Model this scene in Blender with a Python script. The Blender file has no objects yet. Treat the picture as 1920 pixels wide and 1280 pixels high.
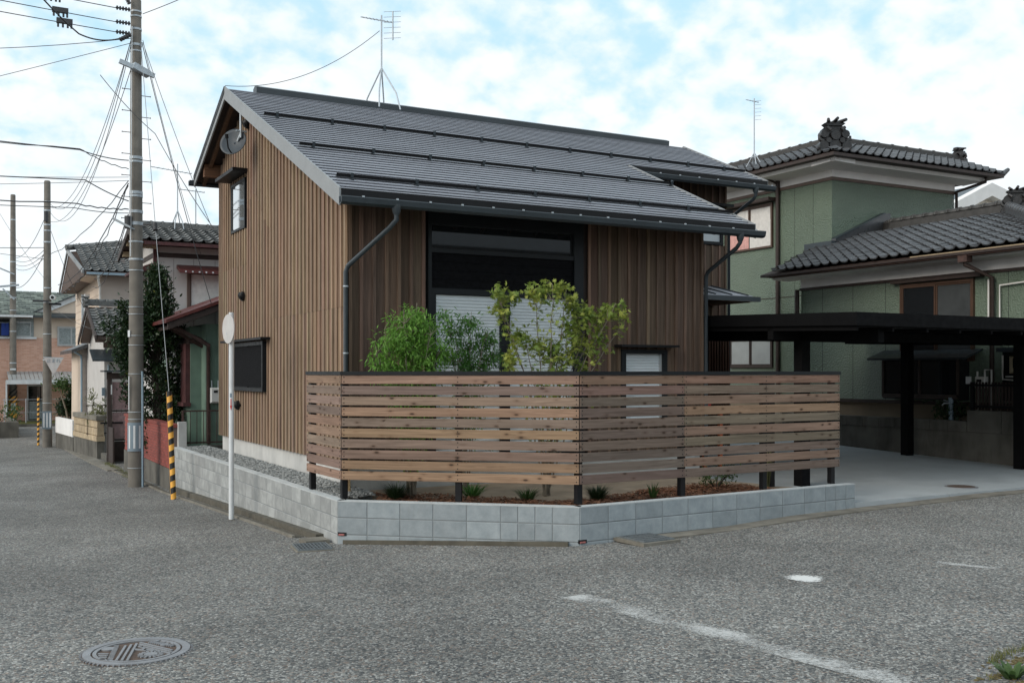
import bpy, math, random
import numpy as np
from mathutils import Vector, Matrix, noise as mnoise
R = random.Random(7)
rad = math.radians
SC = bpy.context.scene
COL = SC.collection
PI = math.pi

# ------------------------------------------------------------------ camera, sky, sun, exposure
cam_d = bpy.data.cameras.new("camera"); cam = bpy.data.objects.new("camera", cam_d); COL.objects.link(cam)
cam.location = (-4.645, -13.076, 2.0)
cam.rotation_euler = (rad(90), 0, -math.atan2(.4785, .8786))
cam_d.sensor_width = 36.0; cam_d.lens = 36.375; cam_d.shift_y = 56/1920
cam_d.clip_start = .05; cam_d.clip_end = 3000
SC.camera = cam
SUN_EL, SUN_AZ = rad(30), rad(262)          # azimuth measured from +Y clockwise
sun_d = bpy.data.lights.new("sun", 'SUN'); sun_d.energy = 1.5; sun_d.angle = rad(35); sun_d.color = (1, .91, .80)
sun = bpy.data.objects.new("sun", sun_d); COL.objects.link(sun)
sd = Vector((math.sin(SUN_AZ)*math.cos(SUN_EL), math.cos(SUN_AZ)*math.cos(SUN_EL), math.sin(SUN_EL)))
sun.rotation_euler = (-sd).to_track_quat('-Z', 'Y').to_euler()
sun.location = sd*60
W = bpy.data.worlds.new("World"); SC.world = W; W.use_nodes = True
nt = W.node_tree; nt.nodes.clear()
def N(t, typ, **k):
    n = t.nodes.new(typ)
    for a, b in k.items():
        if a.startswith('i_'): n.inputs[a[2:].replace('_', ' ')].default_value = b
        else: setattr(n, a, b)
    return n
out = N(nt, 'ShaderNodeOutputWorld'); bg = N(nt, 'ShaderNodeBackground'); bg.inputs[1].default_value = .125
sky = N(nt, 'ShaderNodeTexSky', sky_type='NISHITA', sun_disc=False, sun_elevation=SUN_EL, sun_rotation=SUN_AZ, air_density=1.0, dust_density=1.5, ozone_density=1.2)
L = nt.links.new
tc = N(nt, 'ShaderNodeTexCoord'); sep = N(nt, 'ShaderNodeSeparateXYZ'); L(tc.outputs['Generated'], sep.inputs[0])
mz = N(nt, 'ShaderNodeMath', operation='MAXIMUM'); L(sep.outputs[2], mz.inputs[0]); mz.inputs[1].default_value = 0.0
az = N(nt, 'ShaderNodeMath', operation='ADD'); L(mz.outputs[0], az.inputs[0]); az.inputs[1].default_value = .55
dx = N(nt, 'ShaderNodeMath', operation='DIVIDE'); L(sep.outputs[0], dx.inputs[0]); L(az.outputs[0], dx.inputs[1])
dy = N(nt, 'ShaderNodeMath', operation='DIVIDE'); L(sep.outputs[1], dy.inputs[0]); L(az.outputs[0], dy.inputs[1])
cmb = N(nt, 'ShaderNodeCombineXYZ'); L(dx.outputs[0], cmb.inputs[0]); L(dy.outputs[0], cmb.inputs[1])
n1 = N(nt, 'ShaderNodeTexNoise'); n1.inputs['Scale'].default_value = 19; n1.inputs['Detail'].default_value = 6; n1.inputs['Roughness'].default_value = .50; n1.inputs['Distortion'].default_value = .1
L(cmb.outputs[0], n1.inputs['Vector'])
n2 = N(nt, 'ShaderNodeTexNoise'); n2.inputs['Scale'].default_value = 2.0; n2.inputs['Detail'].default_value = 3; L(cmb.outputs[0], n2.inputs['Vector'])
mx = N(nt, 'ShaderNodeMath', operation='MULTIPLY_ADD'); L(n2.outputs[0], mx.inputs[0]); mx.inputs[1].default_value = .7; L(n1.outputs[0], mx.inputs[2])
hz = N(nt, 'ShaderNodeMapRange'); L(sep.outputs[2], hz.inputs[0]); hz.inputs[1].default_value = .0; hz.inputs[2].default_value = .30; hz.inputs[3].default_value = .22; hz.inputs[4].default_value = 0
ad = N(nt, 'ShaderNodeMath', operation='ADD'); L(mx.outputs[0], ad.inputs[0]); L(hz.outputs[0], ad.inputs[1])
cr = N(nt, 'ShaderNodeMapRange', interpolation_type='SMOOTHSTEP'); L(ad.outputs[0], cr.inputs[0]); cr.inputs[1].default_value = .62; cr.inputs[2].default_value = 1.0
cr.inputs[3].default_value = 0; cr.inputs[4].default_value = 1
# thin veil keeps the gaps a pale blue
veil = N(nt, 'ShaderNodeMix', data_type='RGBA'); veil.inputs[0].default_value = .86
L(sky.outputs[0], veil.inputs[6]); veil.inputs[7].default_value = (3.7, 5.55, 6.7, 1)
n3 = N(nt, 'ShaderNodeTexNoise'); n3.inputs['Scale'].default_value = 11; n3.inputs['Detail'].default_value = 5; L(cmb.outputs[0], n3.inputs['Vector'])
cc = N(nt, 'ShaderNodeMix', data_type='RGBA'); L(n3.outputs[0], cc.inputs[0]); cc.inputs[6].default_value = (5.1, 5.7, 6.1, 1); cc.inputs[7].default_value = (6.9, 6.9, 6.85, 1)
mixc = N(nt, 'ShaderNodeMix', data_type='RGBA'); L(cr.outputs[0], mixc.inputs[0]); L(veil.outputs[2], mixc.inputs[6]); L(cc.outputs[2], mixc.inputs[7])
L(mixc.outputs[2], bg.inputs[0]); L(bg.outputs[0], out.inputs[0])
SC.view_settings.view_transform = 'Standard'; SC.view_settings.look = 'None'; SC.view_settings.gamma = 1
SC.view_settings.use_curve_mapping = False; SC.view_settings.exposure = 0.42
SC.render.engine = 'CYCLES'
SC.cycles.max_bounces = 6; SC.cycles.transparent_max_bounces = 12

# ------------------------------------------------------------------ materials
MATS = {}
def srgb(r, g, b):
    f = lambda c: (c/255/12.92) if c/255 <= .04045 else ((c/255+.055)/1.055)**2.4
    return (f(r), f(g), f(b), 1)
class NT:
    def __init__(s, m): s.t = m.node_tree; s.L = s.t.links.new
    def n(s, typ, **k): return N(s.t, typ, **k)
    def noise(s, vec, scale, detail=4, rough=.55, dist=0):
        n = s.n('ShaderNodeTexNoise'); n.inputs['Scale'].default_value = scale; n.inputs['Detail'].default_value = detail
        n.inputs['Roughness'].default_value = rough; n.inputs['Distortion'].default_value = dist
        if vec is not None: s.L(vec, n.inputs['Vector'])
        return n.outputs[0]
    def vor(s, vec, scale, feature='F1', out='Distance', rnd=1):
        n = s.n('ShaderNodeTexVoronoi', feature=feature); n.inputs['Scale'].default_value = scale; n.inputs['Randomness'].default_value = rnd
        if vec is not None: s.L(vec, n.inputs['Vector'])
        return n.outputs[out]
    def rng(s, v, a, b, c=0., d=1., smooth=False):
        n = s.n('ShaderNodeMapRange'); n.interpolation_type = 'SMOOTHSTEP' if smooth else 'LINEAR'
        s.L(v, n.inputs[0])
        for i, x in enumerate((a, b, c, d)): n.inputs[i+1].default_value = x
        return n.outputs[0]
    def math(s, op, a, b=None, c=None):
        n = s.n('ShaderNodeMath', operation=op)
        for i, x in enumerate((a, b, c)):
            if x is None: continue
            if isinstance(x, (int, float)): n.inputs[i].default_value = x
            else: s.L(x, n.inputs[i])
        return n.outputs[0]
    def mix(s, fac, a, b, mode='MIX'):
        n = s.n('ShaderNodeMix', data_type='RGBA', blend_type=mode)
        for i, x in ((0, fac), (6, a), (7, b)):
            if isinstance(x, (int, float)): n.inputs[i].default_value = x
            elif isinstance(x, tuple): n.inputs[i].default_value = x if len(x) == 4 else (*x, 1)
            else: s.L(x, n.inputs[i])
        return n.outputs[2]
    def coord(s, kind='Object', scale=(1, 1, 1), rand=False):
        v = s.n('ShaderNodeNewGeometry').outputs['Position'] if kind == 'World' else s.n('ShaderNodeTexCoord').outputs[kind]
        m = s.n('ShaderNodeMapping'); s.L(v, m.inputs[0]); m.inputs['Scale'].default_value = scale
        if rand:
            oi = s.n('ShaderNodeObjectInfo'); w = s.math('MULTIPLY', oi.outputs['Random'], 57.0)
            c = s.n('ShaderNodeCombineXYZ'); s.L(w, c.inputs[0]); s.L(w, c.inputs[1]); s.L(w, c.inputs[2]); s.L(c.outputs[0], m.inputs['Location'])
        return m.outputs[0]
def newmat(name):
    m = bpy.data.materials.new(name); m.use_nodes = True; t = NT(m)
    b = m.node_tree.nodes['Principled BSDF']; MATS[name] = m
    return m, t, b
def geo_pos(t): return t.n('ShaderNodeNewGeometry').outputs['Position']
def bump(t, b, h, strength=.3, dist=.01):
    n = t.n('ShaderNodeBump'); n.inputs['Strength'].default_value = strength; n.inputs['Distance'].default_value = dist
    t.L(h, n.inputs['Height']); t.L(n.outputs[0], b.inputs['Normal'])
def plain(name, col, rough=.6, metal=0, var=.18, scale=3., spec=.5, bmp=0., bscale=60., dirt=0., dirtcol=(.05, .045, .04, 1), coord='World', rnd=0.):
    m, t, b = newmat(name)
    v = t.coord(coord)
    a = t.noise(v, scale, 5, .6); f = t.rng(a, .3, .7)
    lo = tuple(c*(1-var) for c in col[:3])+(1,); hi = tuple(min(1, c*(1+var)) for c in col[:3])+(1,)
    c = t.mix(f, lo, hi)
    if rnd:
        oi = t.n('ShaderNodeObjectInfo'); c = t.mix(1., c, t.mix(oi.outputs['Random'], (1-rnd,)*3, (1+rnd,)*3), 'MULTIPLY')
    if dirt:
        v2 = t.coord(coord, (1.2, 1.2, .35)); d = t.rng(t.noise(v2, 2.2, 8, .68), .45, .75); c = t.mix(t.math('MULTIPLY', d, dirt), c, dirtcol)
    t.L(c, b.inputs['Base Color'])
    b.inputs['Roughness'].default_value = rough; b.inputs['Metallic'].default_value = metal; b.inputs['Specular IOR Level'].default_value = spec
    r = t.rng(t.noise(v, scale*4, 3), .3, .7, rough*.85, min(1, rough*1.15)); t.L(r, b.inputs['Roughness'])
    if bmp: bump(t, b, t.noise(v, bscale, 4, .6), bmp, .01)
    return m
def wood(name, axis, knots=False, rough=.75, grey=.0):
    """colour comes from each piece (object colour) with grain along one axis"""
    m, t, b = newmat(name)
    sc = [34, 34, 34]; sc[axis] = 1.3
    v = t.coord('Object', tuple(sc), True)
    oi = t.n('ShaderNodeObjectInfo')
    g = t.noise(v, 1., 6, .62, 1.1)
    base = oi.outputs['Color']
    c = t.mix(t.rng(g, .28, .72), t.mix(1., base, (.60, .57, .54), 'MULTIPLY'), t.mix(1., base, (1.28, 1.24, 1.2), 'MULTIPLY'))
    sc2 = [3, 3, 3]; sc2[axis] = .5
    w = t.noise(t.coord('Object', tuple(sc2), True), 1., 4, .6)
    c = t.mix(t.rng(w, .45, .75, 0, .55), c, t.mix(1., c, (.60, .60, .63), 'MULTIPLY'))
    if knots:
        sc3 = [15.0]*3; sc3[axis] = 6.5
        vv = t.coord('Object', tuple(sc3), True)
        d = t.vor(vv, 1.); cr_ = t.vor(vv, 1., out='Color')
        sel = t.n('ShaderNodeSeparateColor'); t.L(cr_, sel.inputs[0])
        on = t.math('GREATER_THAN', sel.outputs[0], .58)
        k = t.math('MULTIPLY', t.rng(d, .08, .26, .92, 0., True), on)
        c = t.mix(k, c, (.045, .027, .018, 1))
        k2 = t.math('MULTIPLY', t.rng(d, .15, .5, .35, 0., True), on)
        c = t.mix(k2, c, t.mix(1., c, (.55, .42, .34), 'MULTIPLY'))
    t.L(c, b.inputs['Base Color']); b.inputs['Roughness'].default_value = rough; b.inputs['Specular IOR Level'].default_value = .25
    bump(t, b, g, .35, .004)
    return m
wood('siding_wood', 2); wood('fence_wood', 0, True); wood('beam_wood', 0)
plain('black_metal', (.007, .007, .008, 1), .5, 0, .2, spec=.25)
plain('carport_black', (.0035, .0035, .004, 1), .75, 0, .2, spec=.12)
plain('dark_frame', (.008, .010, .012, 1), .45, 0, .2, spec=.25)
plain('char_panel', (.0045, .0045, .0055, 1), .8, 0, .6, 20, spec=.12)
m, t, b = newmat('metal_roof')
v = t.coord('World', (1, 1, 1)); oi = t.n('ShaderNodeObjectInfo')
c = t.mix(t.rng(t.noise(t.coord('World', (.6, 5, 5)), 1.6, 4), .3, .7), (.29, .30, .33, 1), (.36, .37, .405, 1))
c = t.mix(1., c, t.mix(oi.outputs['Random'], (.9,)*3, (1.1,)*3), 'MULTIPLY')
t.L(c, b.inputs['Base Color']); b.inputs['Metallic'].default_value = .45; b.inputs['Specular IOR Level'].default_value = .8
t.L(t.rng(t.noise(v, 2.5, 5), .3, .7, .34, .5), b.inputs['Roughness']); bump(t, b, t.noise(t.coord('World', (1.5, 9, 9)), 1.5, 3), .05, .02)
plain('verge_metal', (.25, .26, .265, 1), .5, .1, .08)
plain('gutter_metal', (.035, .045, .052, 1), .38, 0, .15)
plain('galvanised', (.42, .46, .49, 1), .45, .35, .15, 12)
plain('steel_white', (.62, .64, .65, 1), .45, 0, .08, 5, dirt=.25, dirtcol=(.25, .2, .15, 1))
plain('rust_brown', (.055, .028, .022, 1), .75, 0, .4, 12, bmp=.3)
plain('red_metal', (.10, .024, .020, 1), .5, 0, .35, 6)
plain('maroon_wood', (.075, .025, .025, 1), .7, 0, .4, 8)
plain('concrete_pole', (.155, .14, .12, 1), .9, 0, .22, 4, bmp=.2, dirt=.5, dirtcol=(.065, .058, .05, 1))
plain('foundation', (.50, .495, .475, 1), .85, 0, .12, 3, bmp=.1, dirt=.35, dirtcol=(.22, .23, .23, 1))
plain('slab_concrete', (.36, .385, .395, 1), .8, 0, .10, 1.2, bmp=.08, dirt=.2, dirtcol=(.2, .21, .21, 1))
plain('old_concrete', (.115, .108, .092, 1), .92, 0, .3, 2.5, bmp=.3, dirt=.85, dirtcol=(.032, .028, .022, 1))
plain('kerb_concrete', (.19, .175, .145, 1), .92, 0, .3, 5, bmp=.3, dirt=.6, dirtcol=(.06, .05, .035, 1))
plain('footing', (.095, .085, .065, 1), .95, 0, .3, 6, bmp=.4, dirt=.6, dirtcol=(.045, .038, .026, 1))
plain('ornament_tile', (.022, .021, .021, 1), .45, 0, .5, 14, bmp=.6, bscale=30)
plain('noshi', (.045, .042, .039, 1), .6, 0, .3, 8)
plain('dusty_glass', (.055, .060, .062, 1), .2, 0, .15, 3)
plain('tan_foundation', (.20, .165, .12, 1), .9, 0, .12, 3)
plain('white_plaster', (.78, .76, .74, 1), .8, 0, .06, 2, dirt=.15, dirtcol=(.35, .33, .3, 1))
plain('grey_siding', (.50, .48, .46, 1), .8, 0, .07, 2, dirt=.2, dirtcol=(.3, .28, .26, 1))
plain('cream_siding', (.62, .51, .41, 1), .8, 0, .06, 2, dirt=.15, dirtcol=(.38, .3, .25, 1), rnd=.03)
plain('taupe_siding', (.42, .36, .32, 1), .8, 0, .06, 2, rnd=.03)
plain('brown_trim', (.10, .065, .05, 1), .6, 0, .15)
plain('dark_brown', (.035, .022, .018, 1), .65, 0, .3, 9)
plain('bronze_frame', (.085, .048, .032, 1), .4, .2, .15)
plain('alu_frame', (.42, .43, .43, 1), .4, .3, .1)
plain('curtain_white', (.62, .60, .57, 1), .9, 0, .12, 9)
plain('curtain_pink', (.60, .33, .30, 1), .9, 0, .2, 9)
plain('curtain_grey', (.25, .28, .28, 1), .9, 0, .3, 14)
plain('shutter_metal', (.60, .635, .65, 1), .5, .0, .06)
plain('dark_interior', (.008, .009, .010, 1), .8, 0, .4, 3)
plain('pvc_white', (.66, .65, .62, 1), .4, 0, .06)
plain('pvc_blue', (.22, .30, .36, 1), .4, 0, .08)
plain('beige_plastic', (.38, .32, .22, 1), .5, 0, .08)
plain('grey_plate', (.17, .22, .26, 1), .6, 0, .1)
plain('sign_back', (.50, .49, .48, 1), .6, 0, .1, 9, dirt=.4, dirtcol=(.4, .22, .17, 1))
plain('tape_yellow', (.85, .42, .06, 1), .5, 0, .12, 12, dirt=.35, dirtcol=(.35, .2, .06, 1))
plain('tape_black', (.012, .012, .012, 1), .5, 0, .3, 12)
plain('cable_black', (.04, .04, .043, 1), .6, 0, .1)
plain('cable_grey', (.10, .105, .11, 1), .6, 0, .1)
plain('wire_light', (.28, .30, .32, 1), .5, .2, .1)
plain('old_pipe', (.30, .10, .09, 1), .8)
plain('orange_paint', (.55, .10, .02, 1), .5); plain('red_paint', (.45, .02, .015, 1), .5)
plain('soil', (.30, .235, .17, 1), .95, 0, .25, 3, bmp=.6, bscale=40, dirt=.4, dirtcol=(.09, .065, .045, 1))
plain('gravel_base', (.13, .135, .13, 1), .95, 0, .3, 40, bmp=.6)
plain('bark_light', (.20, .17, .13, 1), .9, 0, .3, 20, bmp=.4)
plain('bark_dark', (.05, .04, .03, 1), .9, 0, .3, 20, bmp=.4)
plain('cast_iron', (.24, .245, .255, 1), .55, .25, .15, 9, dirt=.3, dirtcol=(.12, .1, .08, 1))
plain('iron_recess', (.085, .055, .04, 1), .9, 0, .3, 20)
plain('grate_steel', (.17, .19, .20, 1), .5, .4, .25, 20)
plain('stone_beige', (.40, .31, .20, 1), .9, 0, .2, 6, bmp=.3, dirt=.4, dirtcol=(.12, .1, .08, 1), rnd=.12)
plain('brick_red', (.24, .055, .042, 1), .8, 0, .2, 14, bmp=.2, rnd=.15)
plain('mortar', (.13, .10, .09, 1), .95)
plain('wood_light', (.55, .38, .20, 1), .7, 0, .2, 10)
plain('blue_cloth', (.015, .04, .2, 1), .9); plain('dark_cloth', (.01, .01, .015, 1), .9)
plain('dish_grey', (.04, .05, .06, 1), .55, 0, .1)
plain('frosted', (.32, .34, .34, 1), .35, 0, .12, 2, spec=.6)
plain('pinkglass', (.26, .17, .17, 1), .3, 0, .3, 8)
plain('moss', (.11, .085, .030, 1), 1, 0, .5, 20, bmp=.6)

m, t, b = newmat('pink_brick')          # far brick cladding, a few mm of relief, 5 px bricks
v = t.coord('World'); br = t.n('ShaderNodeTexBrick'); mp = t.n('ShaderNodeMapping'); mp.inputs['Rotation'].default_value = (rad(90), 0, 0); t.L(v, mp.inputs[0]); t.L(mp.outputs[0], br.inputs[0])
for k_, v_ in (('Color1', (.50, .27, .19, 1)), ('Color2', (.60, .36, .27, 1)), ('Mortar', (.55, .42, .35, 1)), ('Scale', 4.5), ('Mortar Size', .02), ('Brick Width', 1.0), ('Row Height', .3)): br.inputs[k_].default_value = v_
t.L(br.outputs[0], b.inputs['Base Color']); b.inputs['Roughness'].default_value = .85
m, t, b = newmat('cream_brick')
v = t.coord('World'); br = t.n('ShaderNodeTexBrick'); mp = t.n('ShaderNodeMapping'); mp.inputs['Rotation'].default_value = (rad(90), 0, 0); t.L(v, mp.inputs[0]); t.L(mp.outputs[0], br.inputs[0])
for k_, v_ in (('Color1', (.68, .62, .53, 1)), ('Color2', (.74, .68, .60, 1)), ('Mortar', (.45, .40, .34, 1)), ('Scale', 2.4), ('Mortar Size', .02), ('Brick Width', 1.0), ('Row Height', .3)): br.inputs[k_].default_value = v_
t.L(br.outputs[0], b.inputs['Base Color']); b.inputs['Roughness'].default_value = .85

m, t, b = newmat('concrete_block')
v = t.coord('Object', (1, 1, 1), True); vw = t.coord('World'); oi = t.n('ShaderNodeObjectInfo')
c = t.mix(t.rng(t.noise(v, 7, 6, .65), .3, .7), (.235, .27, .285, 1), (.345, .38, .395, 1))
c = t.mix(1., c, t.mix(oi.outputs['Random'], (.86,)*3, (1.12,)*3), 'MULTIPLY')
st = t.rng(t.noise(t.coord('World', (9, 9, 1.6)), 1.5, 6, .7), .52, .78, 0, .45); c = t.mix(st, c, (.24, .25, .255, 1))
c = t.mix(t.rng(t.noise(vw, 220, 2), .35, .65, .0, .22), c, (.16, .17, .18, 1))
t.L(c, b.inputs['Base Color']); b.inputs['Roughness'].default_value = .9; bump(t, b, t.noise(vw, 260, 3), .35, .004)
m, t, b = newmat('block_weathered')
v = t.coord('Object', (1, 1, 1), True); vw = t.coord('World'); oi = t.n('ShaderNodeObjectInfo')
c = t.mix(t.rng(t.noise(v, 4.5, 4, .6), .42, .62, 0, 1, True), (.28, .29, .285, 1), (.37, .38, .372, 1))
c = t.mix(1., c, t.mix(oi.outputs['Random'], (.84,)*3, (1.1,)*3), 'MULTIPLY')
c = t.mix(t.rng(t.noise(vw, 1.1, 4), .4, .7, 0, .5), c, (.24, .245, .245, 1))
t.L(c, b.inputs['Base Color']); b.inputs['Roughness'].default_value = .92; bump(t, b, t.noise(vw, 200, 3), .35, .004)
plain('block_mortar', (.22, .235, .24, 1), .95, 0, .15)
plain('coping', (.46, .48, .48, 1), .9, 0, .1, 5, bmp=.2)

m, t, b = newmat('asphalt')
v = t.coord('World')
cl = t.vor(v, 56, out='Color'); s_ = t.n('ShaderNodeSeparateColor'); t.L(cl, s_.inputs[0])
c1 = t.mix(t.rng(s_.outputs[0], .1, .95), (.074, .080, .084, 1), (.37, .36, .33, 1))
c1 = t.mix(t.rng(s_.outputs[1], .80, .86), c1, (.52, .51, .48, 1))
c1 = t.mix(t.rng(s_.outputs[2], .88, .90, 0, .7), c1, (.36, .27, .215, 1))
d = t.vor(v, 56, feature='DISTANCE_TO_EDGE'); c1 = t.mix(t.rng(d, .0, .12, .7, 0), c1, (.055, .055, .053, 1))
c1 = t.mix(t.rng(t.noise(v, 30, 3), .35, .65, .0, .3), c1, (.13, .135, .137, 1))
big = t.rng(t.noise(v, .32, 6, .62, .4), .36, .66); c1 = t.mix(1., c1, t.mix(big, (.66, .66, .655), (1.05, 1.05, 1.04)), 'MULTIPLY')
md = t.rng(t.noise(t.coord('World', (1, .35, 1)), 1.3, 6, .7), .52, .8, 0, .45); c1 = t.mix(md, c1, t.mix(1., c1, (.55, .55, .55), 'MULTIPLY'))
t.L(c1, b.inputs['Base Color']); b.inputs['Roughness'].default_value = .85; b.inputs['Specular IOR Level'].default_value = .3
bump(t, b, t.math('ADD', s_.outputs[0], t.rng(d, 0, .2)), .55, .006)
m, t, b = newmat('road_paint')
v = t.coord('World'); bs = b
tr = t.n('ShaderNodeBsdfTransparent'); mxs = t.n('ShaderNodeMixShader'); o_ = m.node_tree.nodes['Material Output']
v2 = t.coord('Generated'); spx = t.n('ShaderNodeSeparateXYZ'); t.L(v2, spx.inputs[0])
ed = t.math('MULTIPLY', t.rng(t.math('ABSOLUTE', t.math('SUBTRACT', spx.outputs[0], .5)), .2, .5, 1, 0), 1.)
wn = t.noise(v, 2.4, 5, .6); fine = t.noise(v, 42, 4, .75)
a_ = t.math('ADD', t.math('MULTIPLY', wn, 1.1), t.math('MULTIPLY', fine, 1.0)); a_ = t.math('ADD', a_, t.math('MULTIPLY', ed, .14))
t.L(t.rng(a_, 1.06, 1.38, 0, .72), mxs.inputs[0]); t.L(tr.outputs[0], mxs.inputs[1]); t.L(bs.outputs[0], mxs.inputs[2]); t.L(mxs.outputs[0], o_.inputs[0])
b.inputs['Base Color'].default_value = (.62, .62, .60, 1); b.inputs['Roughness'].default_value = .8

def stucco(name, col, speck):
    m, t, b = newmat(name); v = t.coord('World')
    n_ = t.noise(v, 55, 4, .6); c = t.mix(t.rng(t.noise(v, 1.5, 5), .3, .7), tuple(x*.9 for x in col)+(1,), tuple(x*1.1 for x in col)+(1,))
    c = t.mix(t.rng(n_, .55, .75, 0, .35), c, speck)
    t.L(c, b.inputs['Base Color']); b.inputs['Roughness'].default_value = .30; b.inputs['Specular IOR Level'].default_value = .7
    bump(t, b, t.noise(v, 30, 3, .55), 1., .05)
stucco('green_stucco', (.135, .182, .132), (.20, .25, .18, 1))
plain('mint_metal', (.15, .225, .175, 1), .6, 0, .15, 4, dirt=.3, dirtcol=(.09, .12, .10, 1))
m, t, b = newmat('kawara')
v = t.coord('World'); oi = t.n('ShaderNodeObjectInfo'); ri = t.n('ShaderNodeNewGeometry').outputs['Random Per Island']
c = t.mix(oi.outputs['Random'], (.026, .027, .030, 1), (.055, .057, .062, 1)); c = t.mix(t.rng(t.noise(v, 14, 5), .35, .7, 0, .5), c, (.10, .10, .102, 1))
c = t.mix(1., c, t.mix(ri, (.8,)*3, (1.2,)*3), 'MULTIPLY')
t.L(c, b.inputs['Base Color']); b.inputs['Specular IOR Level'].default_value = .6; t.L(t.rng(t.noise(v, 9, 4), .3, .7, .26, .48), b.inputs['Roughness'])
m, t, b = newmat('kawara_matte')
v = t.coord('World'); oi = t.n('ShaderNodeObjectInfo')
c = t.mix(oi.outputs['Random'], (.060, .062, .062, 1), (.125, .125, .122, 1)); c = t.mix(t.rng(t.noise(v, 11, 5), .4, .7, 0, .6), c, (.17, .17, .155, 1))
t.L(c, b.inputs['Base Color']); b.inputs['Roughness'].default_value = .62
m, t, b = newmat('slate_green')
v = t.coord('World'); ri = t.n('ShaderNodeNewGeometry').outputs['Random Per Island']
c = t.mix(ri, (.07, .085, .075, 1), (.22, .25, .215, 1)); t.L(c, b.inputs['Base Color']); b.inputs['Roughness'].default_value = .7
m, t, b = newmat('glass')
b.inputs['Base Color'].default_value = (.012, .014, .016, 1); b.inputs['Roughness'].default_value = .03; b.inputs['Specular IOR Level'].default_value = .8
b.inputs['Coat Weight'].default_value = .6; b.inputs['Coat Roughness'].default_value = .02
m, t, b = newmat('glass_mirror')
b.inputs['Base Color'].default_value = (.62, .66, .68, 1); b.inputs['Metallic'].default_value = .9; b.inputs['Roughness'].default_value = .04
m, t, b = newmat('glass_clear')
tr = t.n('ShaderNodeBsdfTransparent'); gl = t.n('ShaderNodeBsdfGlossy'); gl.inputs['Roughness'].default_value = .03; gl.inputs[0].default_value = (.8, .8, .8, 1); tr.inputs[0].default_value = (.8, .83, .83, 1)
fr = t.n('ShaderNodeFresnel'); fr.inputs[0].default_value = 1.6; mxs = t.n('ShaderNodeMixShader'); t.L(fr.outputs[0], mxs.inputs[0]); t.L(tr.outputs[0], mxs.inputs[1]); t.L(gl.outputs[0], mxs.inputs[2]); t.L(mxs.outputs[0], m.node_tree.nodes['Material Output'].inputs[0])
def leafmat(name, a, bb, cc_=None, rough=.5, trans=.35):
    m, t, b = newmat(name); ri = t.n('ShaderNodeNewGeometry').outputs['Random Per Island']
    c = t.mix(ri, (*a, 1), (*bb, 1))
    if cc_: c = t.mix(t.rng(t.noise(geo_pos(t), 3.5, 3), .42, .62), c, (*cc_, 1))
    t.L(c, b.inputs['Base Color']); b.inputs['Roughness'].default_value = rough; b.inputs['Specular IOR Level'].default_value = .35
    if trans:
        tl = t.n('ShaderNodeBsdfTranslucent'); t.L(c, tl.inputs[0]); mxs = t.n('ShaderNodeMixShader'); mxs.inputs[0].default_value = trans
        t.L(b.outputs[0], mxs.inputs[1]); t.L(tl.outputs[0], mxs.inputs[2]); t.L(mxs.outputs[0], m.node_tree.nodes['Material Output'].inputs[0])
leafmat('leaf_bright', (.10, .23, .035), (.20, .38, .06), (.15, .32, .05))
leafmat('leaf_mid', (.055, .15, .035), (.12, .26, .055), (.08, .2, .04))
leafmat('leaf_maple', (.20, .27, .05), (.44, .46, .10), (.17, .25, .05))
leafmat('leaf_dark', (.012, .030, .012), (.035, .065, .02), (.02, .045, .016), .38, .12)
leafmat('leaf_tip', (.12, .15, .03), (.2, .2, .05), None, .4, .2)
leafmat('leaf_shrub', (.04, .085, .025), (.085, .14, .04))
leafmat('leaf_bamboo', (.14, .15, .07), (.25, .25, .12))
leafmat('grass', (.10, .11, .03), (.20, .20, .07))
leafmat('mulch_chip', (.09, .035, .02), (.28, .13, .07), None, .9, 0)
leafmat('pebble', (.14, .15, .15), (.42, .43, .42), None, .85, 0)
def lab(o, label=None, cat=None, group=None, kind=None):
    for k_, v_ in (('label', label), ('category', cat), ('group', group), ('kind', kind)):
        if v_: o[k_] = v_
    return o

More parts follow.
